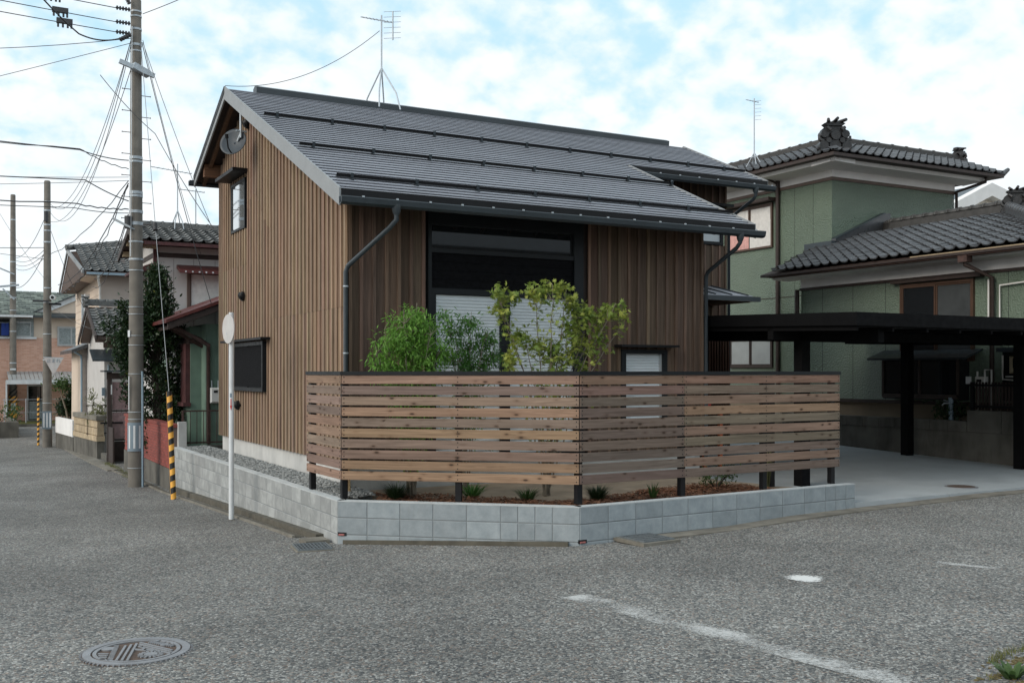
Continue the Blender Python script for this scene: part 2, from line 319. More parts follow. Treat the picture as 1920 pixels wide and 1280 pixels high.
# ------------------------------------------------------------------ mesh building
WM = {}
def put(o, M, parent=None):
    WM[o.name] = M.copy()
    if parent is not None:
        o.parent = parent; o.matrix_basis = WM[parent.name].inverted() @ M
    else: o.matrix_basis = M
    return o
def T(x, y, z): return Matrix.Translation((x, y, z))
def empty(name, loc, label=None, cat=None, group=None, rz=0, kind=None, parent=None):
    o = bpy.data.objects.new(name, None); o.empty_display_size = .3; COL.objects.link(o)
    put(o, T(*loc) @ Matrix.Rotation(rz, 4, 'Z'), parent); return lab(o, label, cat, group, kind)
def inst(name, mesh, parent, M, color=None):
    o = bpy.data.objects.new(name, mesh); COL.objects.link(o); put(o, M, parent)
    if color: o.color = (*color[:3], 1)
    return o
class MB:
    def __init__(s, F=None): s.v = []; s.f = []; s.sm = []; s.F = F
    def add(s, vs, fs, smooth=False):
        n = len(s.v)
        if s.F: vs = [s.F(*p) for p in vs]
        s.v += [tuple(p) for p in vs]; s.f += [tuple(i+n for i in f) for f in fs]; s.sm += [smooth]*len(fs); return s
    def box(s, x0, x1, y0, y1, z0, z1):
        return s.add([(x0,y0,z0),(x1,y0,z0),(x1,y1,z0),(x0,y1,z0),(x0,y0,z1),(x1,y0,z1),(x1,y1,z1),(x0,y1,z1)],
                     [(0,3,2,1),(4,5,6,7),(0,1,5,4),(1,2,6,5),(2,3,7,6),(3,0,4,7)])
    def cbox(s, x0, x1, y0, y1, z0, z1, c=.004):
        """box whose -y face has chamfered edges"""
        return s.add([(x0,y1,z0),(x1,y1,z0),(x1,y1,z1),(x0,y1,z1),(x0,y0+c,z0),(x1,y0+c,z0),(x1,y0+c,z1),(x0,y0+c,z1),
                      (x0+c,y0,z0+c),(x1-c,y0,z0+c),(x1-c,y0,z1-c),(x0+c,y0,z1-c)],
                     [(0,3,2,1),(0,1,5,4),(1,2,6,5),(2,3,7,6),(3,0,4,7),(4,5,9,8),(5,6,10,9),(6,7,11,10),(7,4,8,11),(8,9,10,11)])
    def prism(s, poly, a0, a1, ax=0):
        """polygon in the plane normal to axis ax, extruded a0..a1; poly is list of the two other coords in order"""
        def P(a, q):
            return (a, q[0], q[1]) if ax == 0 else (q[0], a, q[1]) if ax == 1 else (q[0], q[1], a)
        n = len(poly); vs = [P(a0, q) for q in poly]+[P(a1, q) for q in poly]
        fs = [tuple(range(n))[::-1], tuple(range(n, 2*n))]+[(i, (i+1) % n, n+(i+1) % n, n+i) for i in range(n)]
        return s.add(vs, fs)
    def tube(s, pts, r, n=8, cap=True, smooth=True):
        pts = [Vector(p) for p in pts]; rs = r if isinstance(r, (list, tuple)) else [r]*len(pts); vs = []; up = None
        for i, p in enumerate(pts):
            d = (pts[min(i+1, len(pts)-1)]-pts[max(i-1, 0)]).normalized()
            if up is None:
                up = Vector((0, 0, 1)) if abs(d.z) < .9 else Vector((1, 0, 0))
            a = d.cross(up).normalized(); b_ = a.cross(d).normalized(); up = b_
            for k in range(n):
                w = 2*PI*k/n; vs.append(p+a*math.cos(w)*rs[i]+b_*math.sin(w)*rs[i])
        fs = [(i*n+k, i*n+(k+1) % n, (i+1)*n+(k+1) % n, (i+1)*n+k) for i in range(len(pts)-1) for k in range(n)]
        s.add(vs, fs, smooth)
        if cap: s.add([vs[k] for k in range(n)], [tuple(range(n))]); s.add(vs[-n:], [tuple(range(n))[::-1]])
        return s
    def bar(s, p0, p1, w, h):
        p0, p1 = Vector(p0), Vector(p1); d = (p1-p0).normalized(); up = Vector((0, 0, 1)) if abs(d.z) < .95 else Vector((0, 1, 0))
        a = d.cross(up).normalized()*w/2; b_ = a.cross(d).normalized()*h/2
        vs = [p+sa*a+sb*b_ for p in (p0, p1) for sa, sb in ((-1,-1),(1,-1),(1,1),(-1,1))]
        return s.add(vs, [(0,3,2,1),(4,5,6,7),(0,1,5,4),(1,2,6,5),(2,3,7,6),(3,0,4,7)])
    def disc(s, c, nrm, r, n=20, th=.01):
        c = Vector(c); nrm = Vector(nrm).normalized(); return s.tube([c-nrm*th/2, c+nrm*th/2], r, n)
    def mesh(s, name, mat):
        me = bpy.data.meshes.new(name); me.from_pydata(s.v, [], s.f); me.materials.append(MATS[mat] if isinstance(mat, str) else mat)
        me.polygons.foreach_set('use_smooth', s.sm); me.validate(); me.update(); return me
    def make(s, name, mat, parent=None, color=None, M=None, at=None):
        """link as one object, origin at the bottom centre of its shape unless at/M given"""
        if M is None:
            a = np.array(s.v); c = at or ((a[:,0].min()+a[:,0].max())/2, (a[:,1].min()+a[:,1].max())/2, a[:,2].min())
            s.v = [(p[0]-c[0], p[1]-c[1], p[2]-c[2]) for p in s.v]; M = T(*c)
        return inst(name, s.mesh(name, mat), parent, M, color)
def box(name, mat, parent, x0, x1, y0, y1, z0, z1, color=None): return MB().box(x0, x1, y0, y1, z0, z1).make(name, mat, parent, color)
def seg_frame(p0, p1):
    """local frame: x along the segment, -y towards outside (right-hand side of travel), returns matrix, length"""
    a = math.atan2(p1[1]-p0[1], p1[0]-p0[0]); return T(p0[0], p0[1], 0) @ Matrix.Rotation(a, 4, 'Z'), math.hypot(p1[0]-p0[0], p1[1]-p0[1])
def vary(c, a=.15, hue=.06):
    k = 1+R.uniform(-a, a); return tuple(max(.001, x*k*(1+R.uniform(-hue, hue))) for x in c[:3])

# ------------------------------------------------------------------ ground and road heights
CP = np.array([(-.9,-1.6,-.03),(1.6,-3.5,.045),(6.15,-3.4,.155),(9.6,-3.2,.205),(14,-3.2,.25),(-1.0,3.5,-.22),(-.9,8.4,-.41),(-1.2,9.8,-.42),(-1.2,18,-.56),(-1.6,26.4,-.64),(-2.5,32,-.6),
               (-2,44,-.5),(2,44,-.5),(-4.6,-13,.15),(-3.5,-5.6,.06),(3,-9,.16),(10,-9,.26),(-6,3,-.24),(-6,20,-.6),(-12,-6,0.),(0,-20,.2),(25,-6,.4),(25,-20,.4),(-25,-10,-.1),(-20,20,-.5),(-15,44,-.55),(15,44,-.4),(30,10,.2)])
_A = np.linalg.norm(CP[:,None,:2]-CP[None,:,:2], axis=2); _w = np.linalg.solve(np.block([[_A, np.ones((len(CP),1))],[np.ones((1,len(CP))), np.zeros((1,1))]]), np.append(CP[:,2], 0))
def zr(x, y):
    d = np.hypot(CP[:,0]-x, CP[:,1]-y); return float(np.clip(d@_w[:-1]+_w[-1], -.9, .6))
def sheet(xs, ys, zf, name, mat, kind='structure', parent=None):
    mb = MB(); n = len(ys)
    vs = [(x, y, zf(x, y)) for x in xs for y in ys]
    fs = [(i*n+j, (i+1)*n+j, (i+1)*n+j+1, i*n+j+1) for i in range(len(xs)-1) for j in range(n-1)]
    mb.add(vs, fs, True); o = mb.make(name, mat, parent, M=T(0, 0, 0))
    if kind and parent is None: o['kind'] = kind
    return o
fr_ = lambda a, b_, n: [a+(b_-a)*i/n for i in range(n+1)]
box('ground', 'soil', None, -1500, 1500, -1500, 1500, -1.6, -1.2)['kind'] = 'structure'
xs = [-60,-40,-28]+fr_(-20, 16, 72)+[20, 26, 34, 45, 60]; ys = [-45,-32,-24]+fr_(-16, 34, 100)+[38, 42, 46, 50, 60]
sheet(xs, ys, zr, 'road', 'asphalt')

def put_strip(name, mat, pts, w, z0f, z1f, **kw):
    """a low strip following points (x,y) with outward width w to the right-hand side"""
    mb = MB()
    for (a, b_) in zip(pts[:-1], pts[1:]):
        a = Vector(a); b_ = Vector(b_); n = max(1, int((b_-a).length/1.2)); d = (b_-a).normalized(); o = Vector((d.y, -d.x))*w
        vs = []
        for i in range(n+1):
            p = a+(b_-a)*i/n; q = p+o
            vs += [(p.x, p.y, z0f(p.x, p.y)), (q.x, q.y, z0f(q.x, q.y)), (q.x, q.y, z1f(q.x, q.y)), (p.x, p.y, z1f(p.x, p.y))]
        fs = [(4*i+k, 4*i+(k+1) % 4, 4*(i+1)+(k+1) % 4, 4*(i+1)+k) for i in range(n) for k in range(4)]+[(0,1,2,3), (4*n+3,4*n+2,4*n+1,4*n)]
        mb.add(vs, fs)
    return mb.make(name, mat, kw.get('parent'))
A_ = (-.62, -1.38); B_ = (1.58, -3.24); C_ = (6.15, -2.98); D_ = (-.66, 8.45)
# kerbs: footing of the wall and the flat gutter beside it
o = put_strip('kerb', 'footing', [(D_[0], D_[1]), (A_[0], A_[1]+.5)], .10, lambda x, y: -1, lambda x, y: .02-.33*max(0, (y+.9))/9.4); o['kind'] = 'structure'
o = put_strip('kerb', 'footing', [(A_[0]+.08, A_[1]-.02), (B_[0]-.1, B_[1]+.08)], .05, lambda x, y: -1, lambda x, y: zr(x, y)+.05); o['kind'] = 'structure'
o = put_strip('kerb', 'kerb_concrete', [(B_[0]+.9, B_[1]+.05), (C_[0], C_[1]), (16, -2.95)], .30, lambda x, y: -1, lambda x, y: zr(x, y)+.014+.012*math.sin(x*3)); o['kind'] = 'structure'
o = put_strip('gutter_channel', 'footing', [(-.82, 14.5), (D_[0]-.15, D_[1]), (A_[0]-.12, A_[1]+.9)], .10, lambda x, y: -1, lambda x, y: zr(x, y)+.008); o['kind'] = 'structure'
o = put_strip('gutter_lip', 'kerb_concrete', [(-.82-.2, 14.5), (D_[0]-.24, D_[1]), (A_[0]-.24, A_[1]+.9)], .035, lambda x, y: -1, lambda x, y: zr(x, y)+.03); o['kind'] = 'structure'
o = put_strip('gutter_cover', 'kerb_concrete', [(-.9, 27.5), (-.8, 14.5)], .36, lambda x, y: -1.2, lambda x, y: zr(x, y)+.03); o['kind'] = 'structure'

# ------------------------------------------------------------------ the new house's plot
o = box('gravel_bed', 'gravel_base', None, -.52, 0.0, -.9, 8.6, -.5, .445); o['kind'] = 'structure'
def soilz(x, y): return .41+.03*mnoise.noise(Vector((x*1.3, y*1.3, 0)))
mb = MB(); poly = [(-.5,-1.3),(1.62,-3.12),(6.05,-2.86),(5.35,-2.2),(5.35,0),(0,0),(0,-.6),(-.5,-.9)]
pm = bpy.data.meshes.new('soil'); import bmesh
bm = bmesh.new(); bm.faces.new([bm.verts.new((x, y, .42)) for x, y in poly]); bmesh.ops.triangulate(bm, faces=bm.faces[:])
bmesh.ops.subdivide_edges(bm, edges=bm.edges[:], cuts=6, use_grid_fill=True); bmesh.ops.triangulate(bm, faces=bm.faces[:])
for v_ in bm.verts: v_.co.z = soilz(v_.co.x, v_.co.y)
bm.to_mesh(pm); bm.free(); pm.materials.append(MATS['soil']); o = inst('soil', pm, None, Matrix.Identity(4)); o['kind'] = 'structure'
# concrete parking slab, two pours with a joint between
def dz(x, y): return .215+.028*(y+3)+.005*(x-6)
def slab(poly, mat='slab_concrete'):
    mb = MB(); n = len(poly); mb.add([(x, y, dz(x, y)) for x, y in poly]+[(x, y, -.3) for x, y in poly], [tuple(range(n))]+[(i, n+i, n+(i+1) % n, (i+1) % n) for i in range(n)])
    o = mb.make('driveway', mat, None); o['kind'] = 'structure'
slab([(6.17,-2.97),(8.07,-2.95),(7.93,-.35),(7.9,3.3),(5.36,3.3),(5.36,-2.2),(6.0,-2.86)]); slab([(8.085,-2.95),(16,-2.9),(16,-2.2),(12.14,-2.0),(12.14,4.8),(7.915,4.8),(7.945,-.35)])
mh = empty('drain_cover', (8.91,-2.5,dz(8.91,-2.5)), 'small round drain cover set in the pale concrete parking slab', 'drain cover')
MB().tube([(8.91,-2.5,dz(8.91,-2.5)-.01),(8.91,-2.5,dz(8.91,-2.5)+.006)], .24, 28, smooth=False).make('rim', 'cast_iron', mh)
MB().tube([(8.91,-2.5,dz(8.91,-2.5)-.01),(8.91,-2.5,dz(8.91,-2.5)+.009)], .20, 28, smooth=False).make('lid', 'iron_recess', mh)

# block wall, a thing per straight run; every block is a part
def block_wall(p0, p1, ztop, rows, mat, label, first=None, th=.12, endcap=False, special=None, zb=None):
    M, Ln = seg_frame(p0, p1); root = empty('block_wall', (p0[0], p0[1], ztop-rows*.2), label, 'wall', 'grey block walls round the corner plot')
    MB().box(0, Ln, .006, th-.006, -.75+ztop-.48, ztop-.012).make('mortar', 'block_mortar', root, M=M)
    MB().box(-.004, Ln+.004, 0.0, th, ztop-.012, ztop).make('coping', 'coping', root, M=M)
    meshes = {}
    for r in range(rows):
        x = 0.; k = 0; w0 = first or .4; step = [w0]
        while x < Ln-.02:
            w = w0 if k == 0 else .4
            if special and abs(x-special) < .21 and w == .4: w = .2 if abs(x-special) < .21 else w
            w = min(w, Ln-x)
            if Ln-x-w < .08: w = Ln-x
            z1 = ztop-.012-.2*r-(0 if r == 0 else -.012+.012); z0 = ztop-.2*(r+1)+.004; 
            key = (round(w, 3), r == 0)
            if key not in meshes: meshes[key] = MB().cbox(.004, w-.004, 0, th, .004, (.188 if r == 0 else .194), .005).mesh('block', mat)
            inst('block', meshes[key], root, M @ T(x, 0, ztop-.2*(r+1)))
            x += w; k += 1
    return root
block_wall(D_, A_, .48, 5, 'block_weathered', 'long low grey block wall along the side street beside the gravel strip')
block_wall(A_, B_, .48, 4, 'concrete_block', 'short pale block wall cutting across the street corner', first=.37, special=2.17)
block_wall(B_, C_, .48, 4, 'concrete_block', 'pale block wall on the right of the corner ending at the concrete drive', first=.4, special=4.0)
# drain pipe outlets at the two corners of the block wall
for (p0, p1, x, l_) in ((A_, B_, .05, 'broken drain hole with red pipe at the left corner of the block wall'), (B_, C_, .03, 'dark drain hole with red pipe under the right corner of the block wall')):
    M, Ln = seg_frame(p0, p1); rt = empty('drain_outlet', tuple(M @ Vector((x, 0, .07))), l_, 'drain outlet')
    MB().box(x-.045, x+.065, -.002, .05, .066, .108).make('opening', 'dark_interior', rt, M=M)
    MB().tube([(x-.03, -.006, .078), (x+.04, -.006, .078)], .012, 8).make('pipe', 'old_pipe', rt, M=M)

# ------------------------------------------------------------------ slatted cedar fence
FP = [(-.56,-.05),(-.53,-1.29),(1.66,-3.10),(5.95,-2.88)]
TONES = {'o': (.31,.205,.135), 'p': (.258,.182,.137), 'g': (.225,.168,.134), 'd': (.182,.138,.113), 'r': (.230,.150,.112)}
fen = empty('slatted_fence', (1.66,-3.1,.48), 'horizontal cedar board fence on black posts standing on the corner block wall', 'fence')
plan = [  # (segment, from, to, tones top to bottom)
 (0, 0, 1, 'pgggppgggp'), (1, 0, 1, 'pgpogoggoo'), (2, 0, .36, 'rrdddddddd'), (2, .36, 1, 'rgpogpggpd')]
PIT = .1295
for si, f0, f1, tones in plan:
    p0, p1 = FP[si], FP[si+1]; M, Ln = seg_frame(p0, p1); a0, a1 = Ln*f0, Ln*f1
    me = MB().cbox(.002, a1-a0-.002, -.018, 0, 0, .103, .002).mesh('board', 'fence_wood')
    for k, tn in enumerate(tones):
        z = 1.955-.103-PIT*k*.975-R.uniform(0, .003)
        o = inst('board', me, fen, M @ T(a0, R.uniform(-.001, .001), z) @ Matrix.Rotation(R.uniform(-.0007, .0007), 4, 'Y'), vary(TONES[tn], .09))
    # screw heads
    sc_ = MB()
    for k in range(10):
        z = 1.955-.103-PIT*k*.975
        for xx in ([a0+.03, a1-.03] + ([ (a0+a1)/2 ] if si in (1,) or f0 > 0 else [])):
            for dz_ in (.025, .078): sc_.box(xx-.006, xx+.006, -.0205, -.0175, z+dz_-.006, z+dz_+.006)
    o = sc_.make('screws', 'black_metal', fen, M=M); o['kind'] = 'stuff'
for p0, p1 in zip(FP[:-1], FP[1:]):
    M, Ln = seg_frame(p0, p1); MB().box(-.012, Ln+.012, -.028, .05, 1.955, 2.0).make('cap_rail', 'dark_frame', fen, M=M)
for (si, f) in ((0, .06), (0, .97), (1, .5), (2, .0), (2, .36), (2, .68), (2, .975)):
    p0, p1 = FP[si], FP[si+1]; M, Ln = seg_frame(p0, p1); x = Ln*f+(.0 if f > .03 else .012)
    MB().box(x-.035, x+.035, .004, .074, .485, 1.952).make('post', 'black_metal', fen, M=M)
ip = empty('fence_stay_post', (5.34,-2.22,.3), 'black square post standing just behind the right end of the cedar fence', 'post'); box('shaft', 'black_metal', ip, 5.30, 5.38, -2.26, -2.18, .25, 1.93); box('shaft_cap', 'dark_frame', ip, 5.295, 5.385, -2.265, -2.175, 1.93, 1.94)

# ------------------------------------------------------------------ the timber-clad house
K = .446; ZE = 4.249; TE = -.8; TR = 5.27; ZR = ZE+K*(TR-TE); XL, XR, XR2 = -.385, 6.325, 9.685; TS = 2.59
def zroof(t): return ZE+K*(t-TE) if t <= TR else ZR-K*(t-TR)
hs = empty('timber_house', (3, 0, .45), 'new timber-clad house with dark metal gable roof behind the cedar fence', 'house')
ZB = .77; WL = 5.94; WR = 9.29; WT = 3.39; WB = 7.28
# foundation and wall cores
mb = MB(); mb.box(.03, WL-.03, .03, WB-.03, .2, ZB+.03); mb.box(WL-.03, WR-.03, WT+.03, WB-.03, .2, ZB+.03); mb.make('foundation', 'foundation', hs)
mb = MB(); prof = lambda a, b_: [(a, ZB), (b_, ZB), (b_, zroof(b_)-.16)]+([(TR, ZR-.16)] if a < TR < b_ else [])+[(a, zroof(a)-.16)]
mb.prism(prof(.03, WB-.03), .03, WL-.03, 0); mb.prism(prof(WT+.03, WB-.03), WL-.03, WR-.03, 0); mb.make('wall', 'dark_brown', hs)
GAB = (.25,.183,.133); FRO_SHADED = (.112,.077,.056)  # same wood on both; front colour darkened to carry the shade under the eaves
bcache = {}
def board_mesh(w, h, th, ax):
    key = (round(w, 3), round(h, 2), th, ax)
    if key not in bcache:
        bcache[key] = (MB().box(-w/2, w/2, -th, 0, 0, h) if ax == 0 else MB().box(-th, 0, -w/2, w/2, 0, h)).mesh('siding_board', 'siding_wood')
    return bcache[key]
def clad(plane, a0, a1, ztop, openings, col, split=None, zb=ZB, pitch=.182, parent=hs, pos=0., tone=.12):
    """vertical boards with battens on a wall; plane 'x' (faces -x) or 'y' (faces -y)"""
    n = round((a1-a0)/pitch); pitch = (a1-a0)/n
    def strips(a, w, th, off, name, c):
        segs = [(zb, min(ztop(a-w/2), ztop(a+w/2)))]
        for (oa, ob, oz0, oz1) in openings:
            if a+w/2 > oa+.004 and a-w/2 < ob-.004:
                ns = []
                for (s0, s1) in segs:
                    if oz0 > s0: ns.append((s0, min(s1, oz0)))
                    if oz1 < s1: ns.append((max(s0, oz1), s1))
                segs = ns
        if split:
            ns = []
            for (s0, s1) in segs:
                q = split(a)
                if q and s0 < q < s1: ns += [(s0, q-.0015), (q+.0015, s1)]
                else: ns.append((s0, s1))
            segs = ns
        for (s0, s1) in segs:
            if s1-s0 < .03: continue
            h = s1-s0; me = board_mesh(w, h, th, 0 if plane == 'y' else 1)
            M = T(a, pos-off, s0) if plane == 'y' else T(pos-off, a, s0)
            inst(name, me, parent, M, vary(c, tone, .05))
    for i in range(n):
        strips(a0+pitch*(i+.5), pitch-.006, .014, 0, 'siding_board', col)
    for i in range(n+1):
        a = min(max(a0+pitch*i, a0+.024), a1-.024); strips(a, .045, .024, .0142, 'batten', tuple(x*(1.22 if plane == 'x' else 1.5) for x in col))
OPG = [(3.88,6.18,1.66,2.50), (5.24,6.26,4.53,5.44)]
OPF = [(1.14,3.66,ZB,4.6), (4.34,5.20,1.2,2.335)]
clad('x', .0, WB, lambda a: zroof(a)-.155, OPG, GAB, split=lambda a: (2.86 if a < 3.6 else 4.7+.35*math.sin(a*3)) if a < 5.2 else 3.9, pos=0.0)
clad('y', .0, WL, lambda a: zroof(0)-.155, OPF, FRO_SHADED, pos=0., tone=.24)
clad('y', WL+.02, WR, lambda a: zroof(WT)-.155, [(8.2,9.2,4.55,5.32)], FRO_SHADED, pos=WT)
MB().box(-.03, -.0385+.03, -.03, .004, ZB, zroof(0)-.16).make('corner_board', 'siding_wood', hs, (.33,.22,.14))
# roof deck, soffit, rafters, purlins
mb = MB(); pr = lambda a, b_, z0, z1: [(a, zroof(a)+z0), (b_, zroof(b_)+z0), (b_, zroof(b_)+z1), (a, zroof(a)+z1)]
mb.prism(pr(TE+.01, TS, -.11, -.012), XL+.012, XR-.012, 0); mb.prism(pr(TS, TR, -.11, -.012), XL+.012, XR2-.012, 0); mb.prism(pr(TR, WB+.52, -.11, -.012), XL+.012, XR2-.012, 0)
mb.make('roof_deck', 'dark_brown', hs)
ncr = 43; pc = (TR-TE)/ncr
for i in range(ncr):
    t0 = TE+pc*i; t1 = t0+pc; x1 = XR if t1 < TS+.02 else XR2
    MB().prism([(t0+.024, zroof(t0+.024)-.012), (t1+.022, zroof(t1+.022)-.012), (t1+.022, zroof(t1+.022)-.004), (t0+.002, zroof(t0)+.021), (t0+.002, zroof(t0)+.014), (t0+.024, zroof(t0+.024)-.003)], XL+.004, x1-.004, 0).make('roof_course', 'metal_roof', hs)
nb = 18
for i in range(nb):
    t0 = TR+(WB+.52-TR)*i/nb; t1 = TR+(WB+.52-TR)*(i+1)/nb
    MB().prism([(t0, zroof(t0)-.012), (t1, zroof(t1)-.012), (t1, zroof(t1)+.024), (t0, zroof(t0)+.002)], XL+.004, XR2-.004, 0).make('roof_course', 'metal_roof', hs)
# verge boards and fascias
def verge(x0, x1, ta, tb, lo=-.19, hi=.035): return MB().prism([(ta, zroof(ta)+lo), (tb, zroof(tb)+lo), (tb, zroof(tb)+hi), (ta, zroof(ta)+hi)], x0, x1, 0).make('verge_board', 'verge_metal', hs)
verge(XL-.015, XL+.01, TE-.01, TR); verge(XL-.015, XL+.01, TR, WB+.54, -.19, -.09); MB().prism([(TR, ZR-.085), (WB+.56, zroof(WB+.56)-.085), (WB+.56, zroof(WB+.56)+.04), (TR, ZR+.04)], XL-.022, XL+.01, 0).make('verge_cap', 'black_metal', hs); verge(XR-.01, XR+.012, TE-.01, TS-.01); verge(XR2-.01, XR2+.012, TS, TR); verge(XR2-.01, XR2+.012, TR, WB+.54)
for (x0, x1, t) in ((XL+.01, XR-.01, TE), (XR+.0, XR2-.01, TS)):
    MB().box(x0, x1, t-.016, t+.006, zroof(t)-.135, zroof(t)+.022).make('fascia', 'black_metal', hs)
MB().box(XL+.01, XR2-.01, WB+.52, WB+.54, zroof(WB+.52)-.13, zroof(WB+.52)+.02).make('fascia', 'black_metal', hs)
for t in (.02, 1.62, 3.44, TR, 7.22):
    h = .12 if t != 7.22 else .24; z = zroof(t)-.115-h
    for (xa, xb) in (((XL+.05), .0),):
        o = MB().box(XL+.05 if t in (7.22,) else XL+.12, -.02, t-.06, t+.06, z, z+h).make('purlin', 'beam_wood', hs, (.16,.085,.05))
for i in range(14):
    x = .1+i*.455
    o = MB().prism([(TE+.05, zroof(TE+.05)-.2), (-.0, zroof(0)-.2), (0, zroof(0)-.115), (TE+.05, zroof(TE+.05)-.115)], x-.025, x+.025, 0).make('rafter', 'beam_wood', hs, (.10,.06,.04))
for x in (XL+.16,):
    MB().prism([(TR, ZR-.22), (WB+.45, zroof(WB+.45)-.22), (WB+.45, zroof(WB+.45)-.115), (TR, ZR-.115)], x-.03, x+.03, 0).make('rafter', 'beam_wood', hs, (.12,.07,.045))
# ridge vent
rv = MB(); rv.prism([(TR-.11, ZR-.03), (TR+.11, ZR-.03), (TR+.12, ZR+.075), (TR, ZR+.12), (TR-.12, ZR+.075)], .14, 9.2, 0); rv.make('ridge_vent', 'gutter_metal', hs)
# snow guards: dark angle bar on brackets
brk = MB().box(-.018, .018, -.06, .06, .0, .012).box(-.014, .014, -.012, .03, .0, .085).box(-.02, .02, -.014, -.005, .02, .085).mesh('bracket', 'gutter_metal')
RX = Matrix.Rotation(math.atan(K), 4, 'X')
for (t, xe) in ((-.31, 6.30), (1.29, 6.33), (3.16, 9.83)):
    M = T(0, t, zroof(t)+.02) @ RX; xe = min(xe, XR2-.1)
    sg = MB().box(-.27, xe, -.004, .0, .022, .066).box(-.27, xe, -.004, .035, .014, .018).make('snow_guard', 'black_metal', hs, M=M)
    x = -.06
    while x < xe: inst('bracket', brk, sg, M @ T(x, 0, 0)); x += .91
# gutters
def gutter(x0, x1, t, z, dots=True):
    pr_ = [(t-.10, z), (t-.105, z-.012), (t-.09, z-.075), (t-.055, z-.10), (t-.0, z-.10), (t+.01, z-.0), (t+.002, z), (t-.008, z-.088), (t-.05, z-.088), (t-.08, z-.068), (t-.09, z)]
    g_ = MB().prism(pr_, x0, x1, 0).make('gutter', 'gutter_metal', hs)
    h = MB(); x = x0+.28
    while x < x1-.1: h.box(x-.014, x+.014, t-.112, t-.094, z-.008, z+.012); x += .455
    o = h.make('hanger', 'galvanised', g_); o['kind'] = 'stuff'
gutter(XL-.02, XR+.12, TE-.02, zroof(TE)-.085); gutter(XR-.1, XR2+.12, TS-.02, zroof(TS)-.085); gutter(XL-.1, XR2+.1, WB+.64, zroof(WB+.54)-.06)
def downpipe(pts, clips=()):
    d = MB().tube(pts, .032, 10); f_ = pts[0]; d.tube([(f_[0], f_[1], f_[2]+.06), (f_[0], f_[1], f_[2]-.02), (f_[0], f_[1], f_[2]-.07)], [.062, .055, .034], 10)
    d_ = d.make('downpipe', 'gutter_metal', hs)
    for (x, y, z) in clips: MB().tube([(x, y, z-.009), (x, y, z+.009)], .037, 10).make('clip', 'galvanised', d_)
zg = zroof(TE)-.2
downpipe([(.34,-.86,zg), (.34,-.86,zg-.13), (.28,-.80,zg-.22), (-.03,-.10,zg-.66), (-.05,-.06,zg-.74), (-.05,-.06,.42)], [(-.05,-.06,3.12), (-.05,-.06,2.24), (-.05,-.06,1.3)])
MB().tube([(-.05,-.06,.44), (-.12,-.14,.41), (-.5,-.6,.41)], .032, 8).make('downpipe', 'gutter_metal', hs)
downpipe([(5.98,-.86,zg), (5.98,-.86,zg-.08), (5.96,-.80,zg-.16), (5.97,-.10,zg-.47), (5.97,-.06,zg-.55), (5.97,-.06,.5)])
zg2 = zroof(TS)-.2
downpipe([(9.32,TS-.06,zg2), (9.32,TS-.06,zg2-.1), (9.31,TS,zg2-.17), (9.32,WT-.1,zg2-.45), (9.32,WT-.06,zg2-.5), (9.32,WT-.06,.4)])

# windows of the house -------------------------------------------------
def Fx(x0):   # plane facing -x: a runs along -y?  keep a = y, b = outward (-x)
    return lambda a, b_, z: (x0-b_, a, z)
def Fy(y0): return lambda a, b_, z: (a, y0-b_, z)
def fbox(F, a0, a1, b0, b1, z0, z1): return MB(F).box(a0, a1, b0, b1, z0, z1)
def window(parent, F, a0, a1, z0, z1, frame='dark_frame', out=.05, fw=.05, panes=1, glass='glass', back=None, hood=None, sill=False, name='window', label=None, depth=.02, vert=True):
    m_ = MB(F)
    m_.box(a0, a1, .0, out, z0, z0+fw).box(a0, a1, 0, out, z1-fw, z1).box(a0, a0+fw, 0, out, z0+fw, z1-fw).box(a1-fw, a1, 0, out, z0+fw, z1-fw)
    w = m_.make(name, frame, parent)
    if label: w['label'] = label
    pw = (a1-a0-2*fw)/panes
    for i in range(panes):
        x0 = a0+fw+pw*i; x1 = x0+pw; sf = min(.035, fw*.8)
        off = depth+(.018 if i % 2 else .0)
        s_ = MB(F); s_.box(x0, x1, off, off+.015, z0+fw, z0+fw+sf).box(x0, x1, off, off+.015, z1-fw-sf, z1-fw).box(x0, x0+sf, off, off+.015, z0+fw+sf, z1-fw-sf).box(x1-sf, x1, off, off+.015, z0+fw+sf, z1-fw-sf)
        if panes > 1: s_.make('sash', frame, w)
        MB(F).box(x0+.002, x1-.002, off-.012, off-.002, z0+fw, z1-fw).make('pane', glass if isinstance(glass, str) else glass[i], w)
    if back: MB(F).box(a0+fw, a1-fw, -.06, -.05, z0+fw, z1-fw).make('curtain', back, w)
    return w
box('panel_backing', 'dark_interior', hs, 1.14, 3.66, .0215, .029, ZB, 4.42)
F0 = Fy(0.0)
# tall recessed window bay
big = empty('window_bay', (2.4, 0, ZB), None, parent=hs)
bf = MB(F0); bf.box(1.14, 1.19, 0, .06, ZB, 4.44); bf.box(3.50, 3.66, 0, .055, ZB, 4.44); bf.box(1.19, 3.50, 0, .055, 4.0+.03, 4.44); bf.make('frame', 'dark_frame', big)
bf = MB(F0); bf.box(1.19, 3.50, .0, .045, 3.64, 3.70); bf.box(1.19, 3.5, 0, .05, 3.07, 3.15); bf.box(2.27, 2.42, 0, .05, ZB, 3.07); bf.box(1.19, 1.26, 0, .045, ZB, 3.07); bf.box(1.26, 3.5, 0, .045, ZB, ZB+.05); bf.make('mullion', 'dark_frame', big)
MB(F0).box(1.19, 3.50, -.02, -.006, 3.70, 4.03).make('pane', 'glass', big)
for i in range(4):
    z = 3.15+.1225*i; MB(F0).box(1.19, 3.50, -.02, .012+.002*(i % 2), z+.003, z+.1225).make('panel_board', 'char_panel', big)
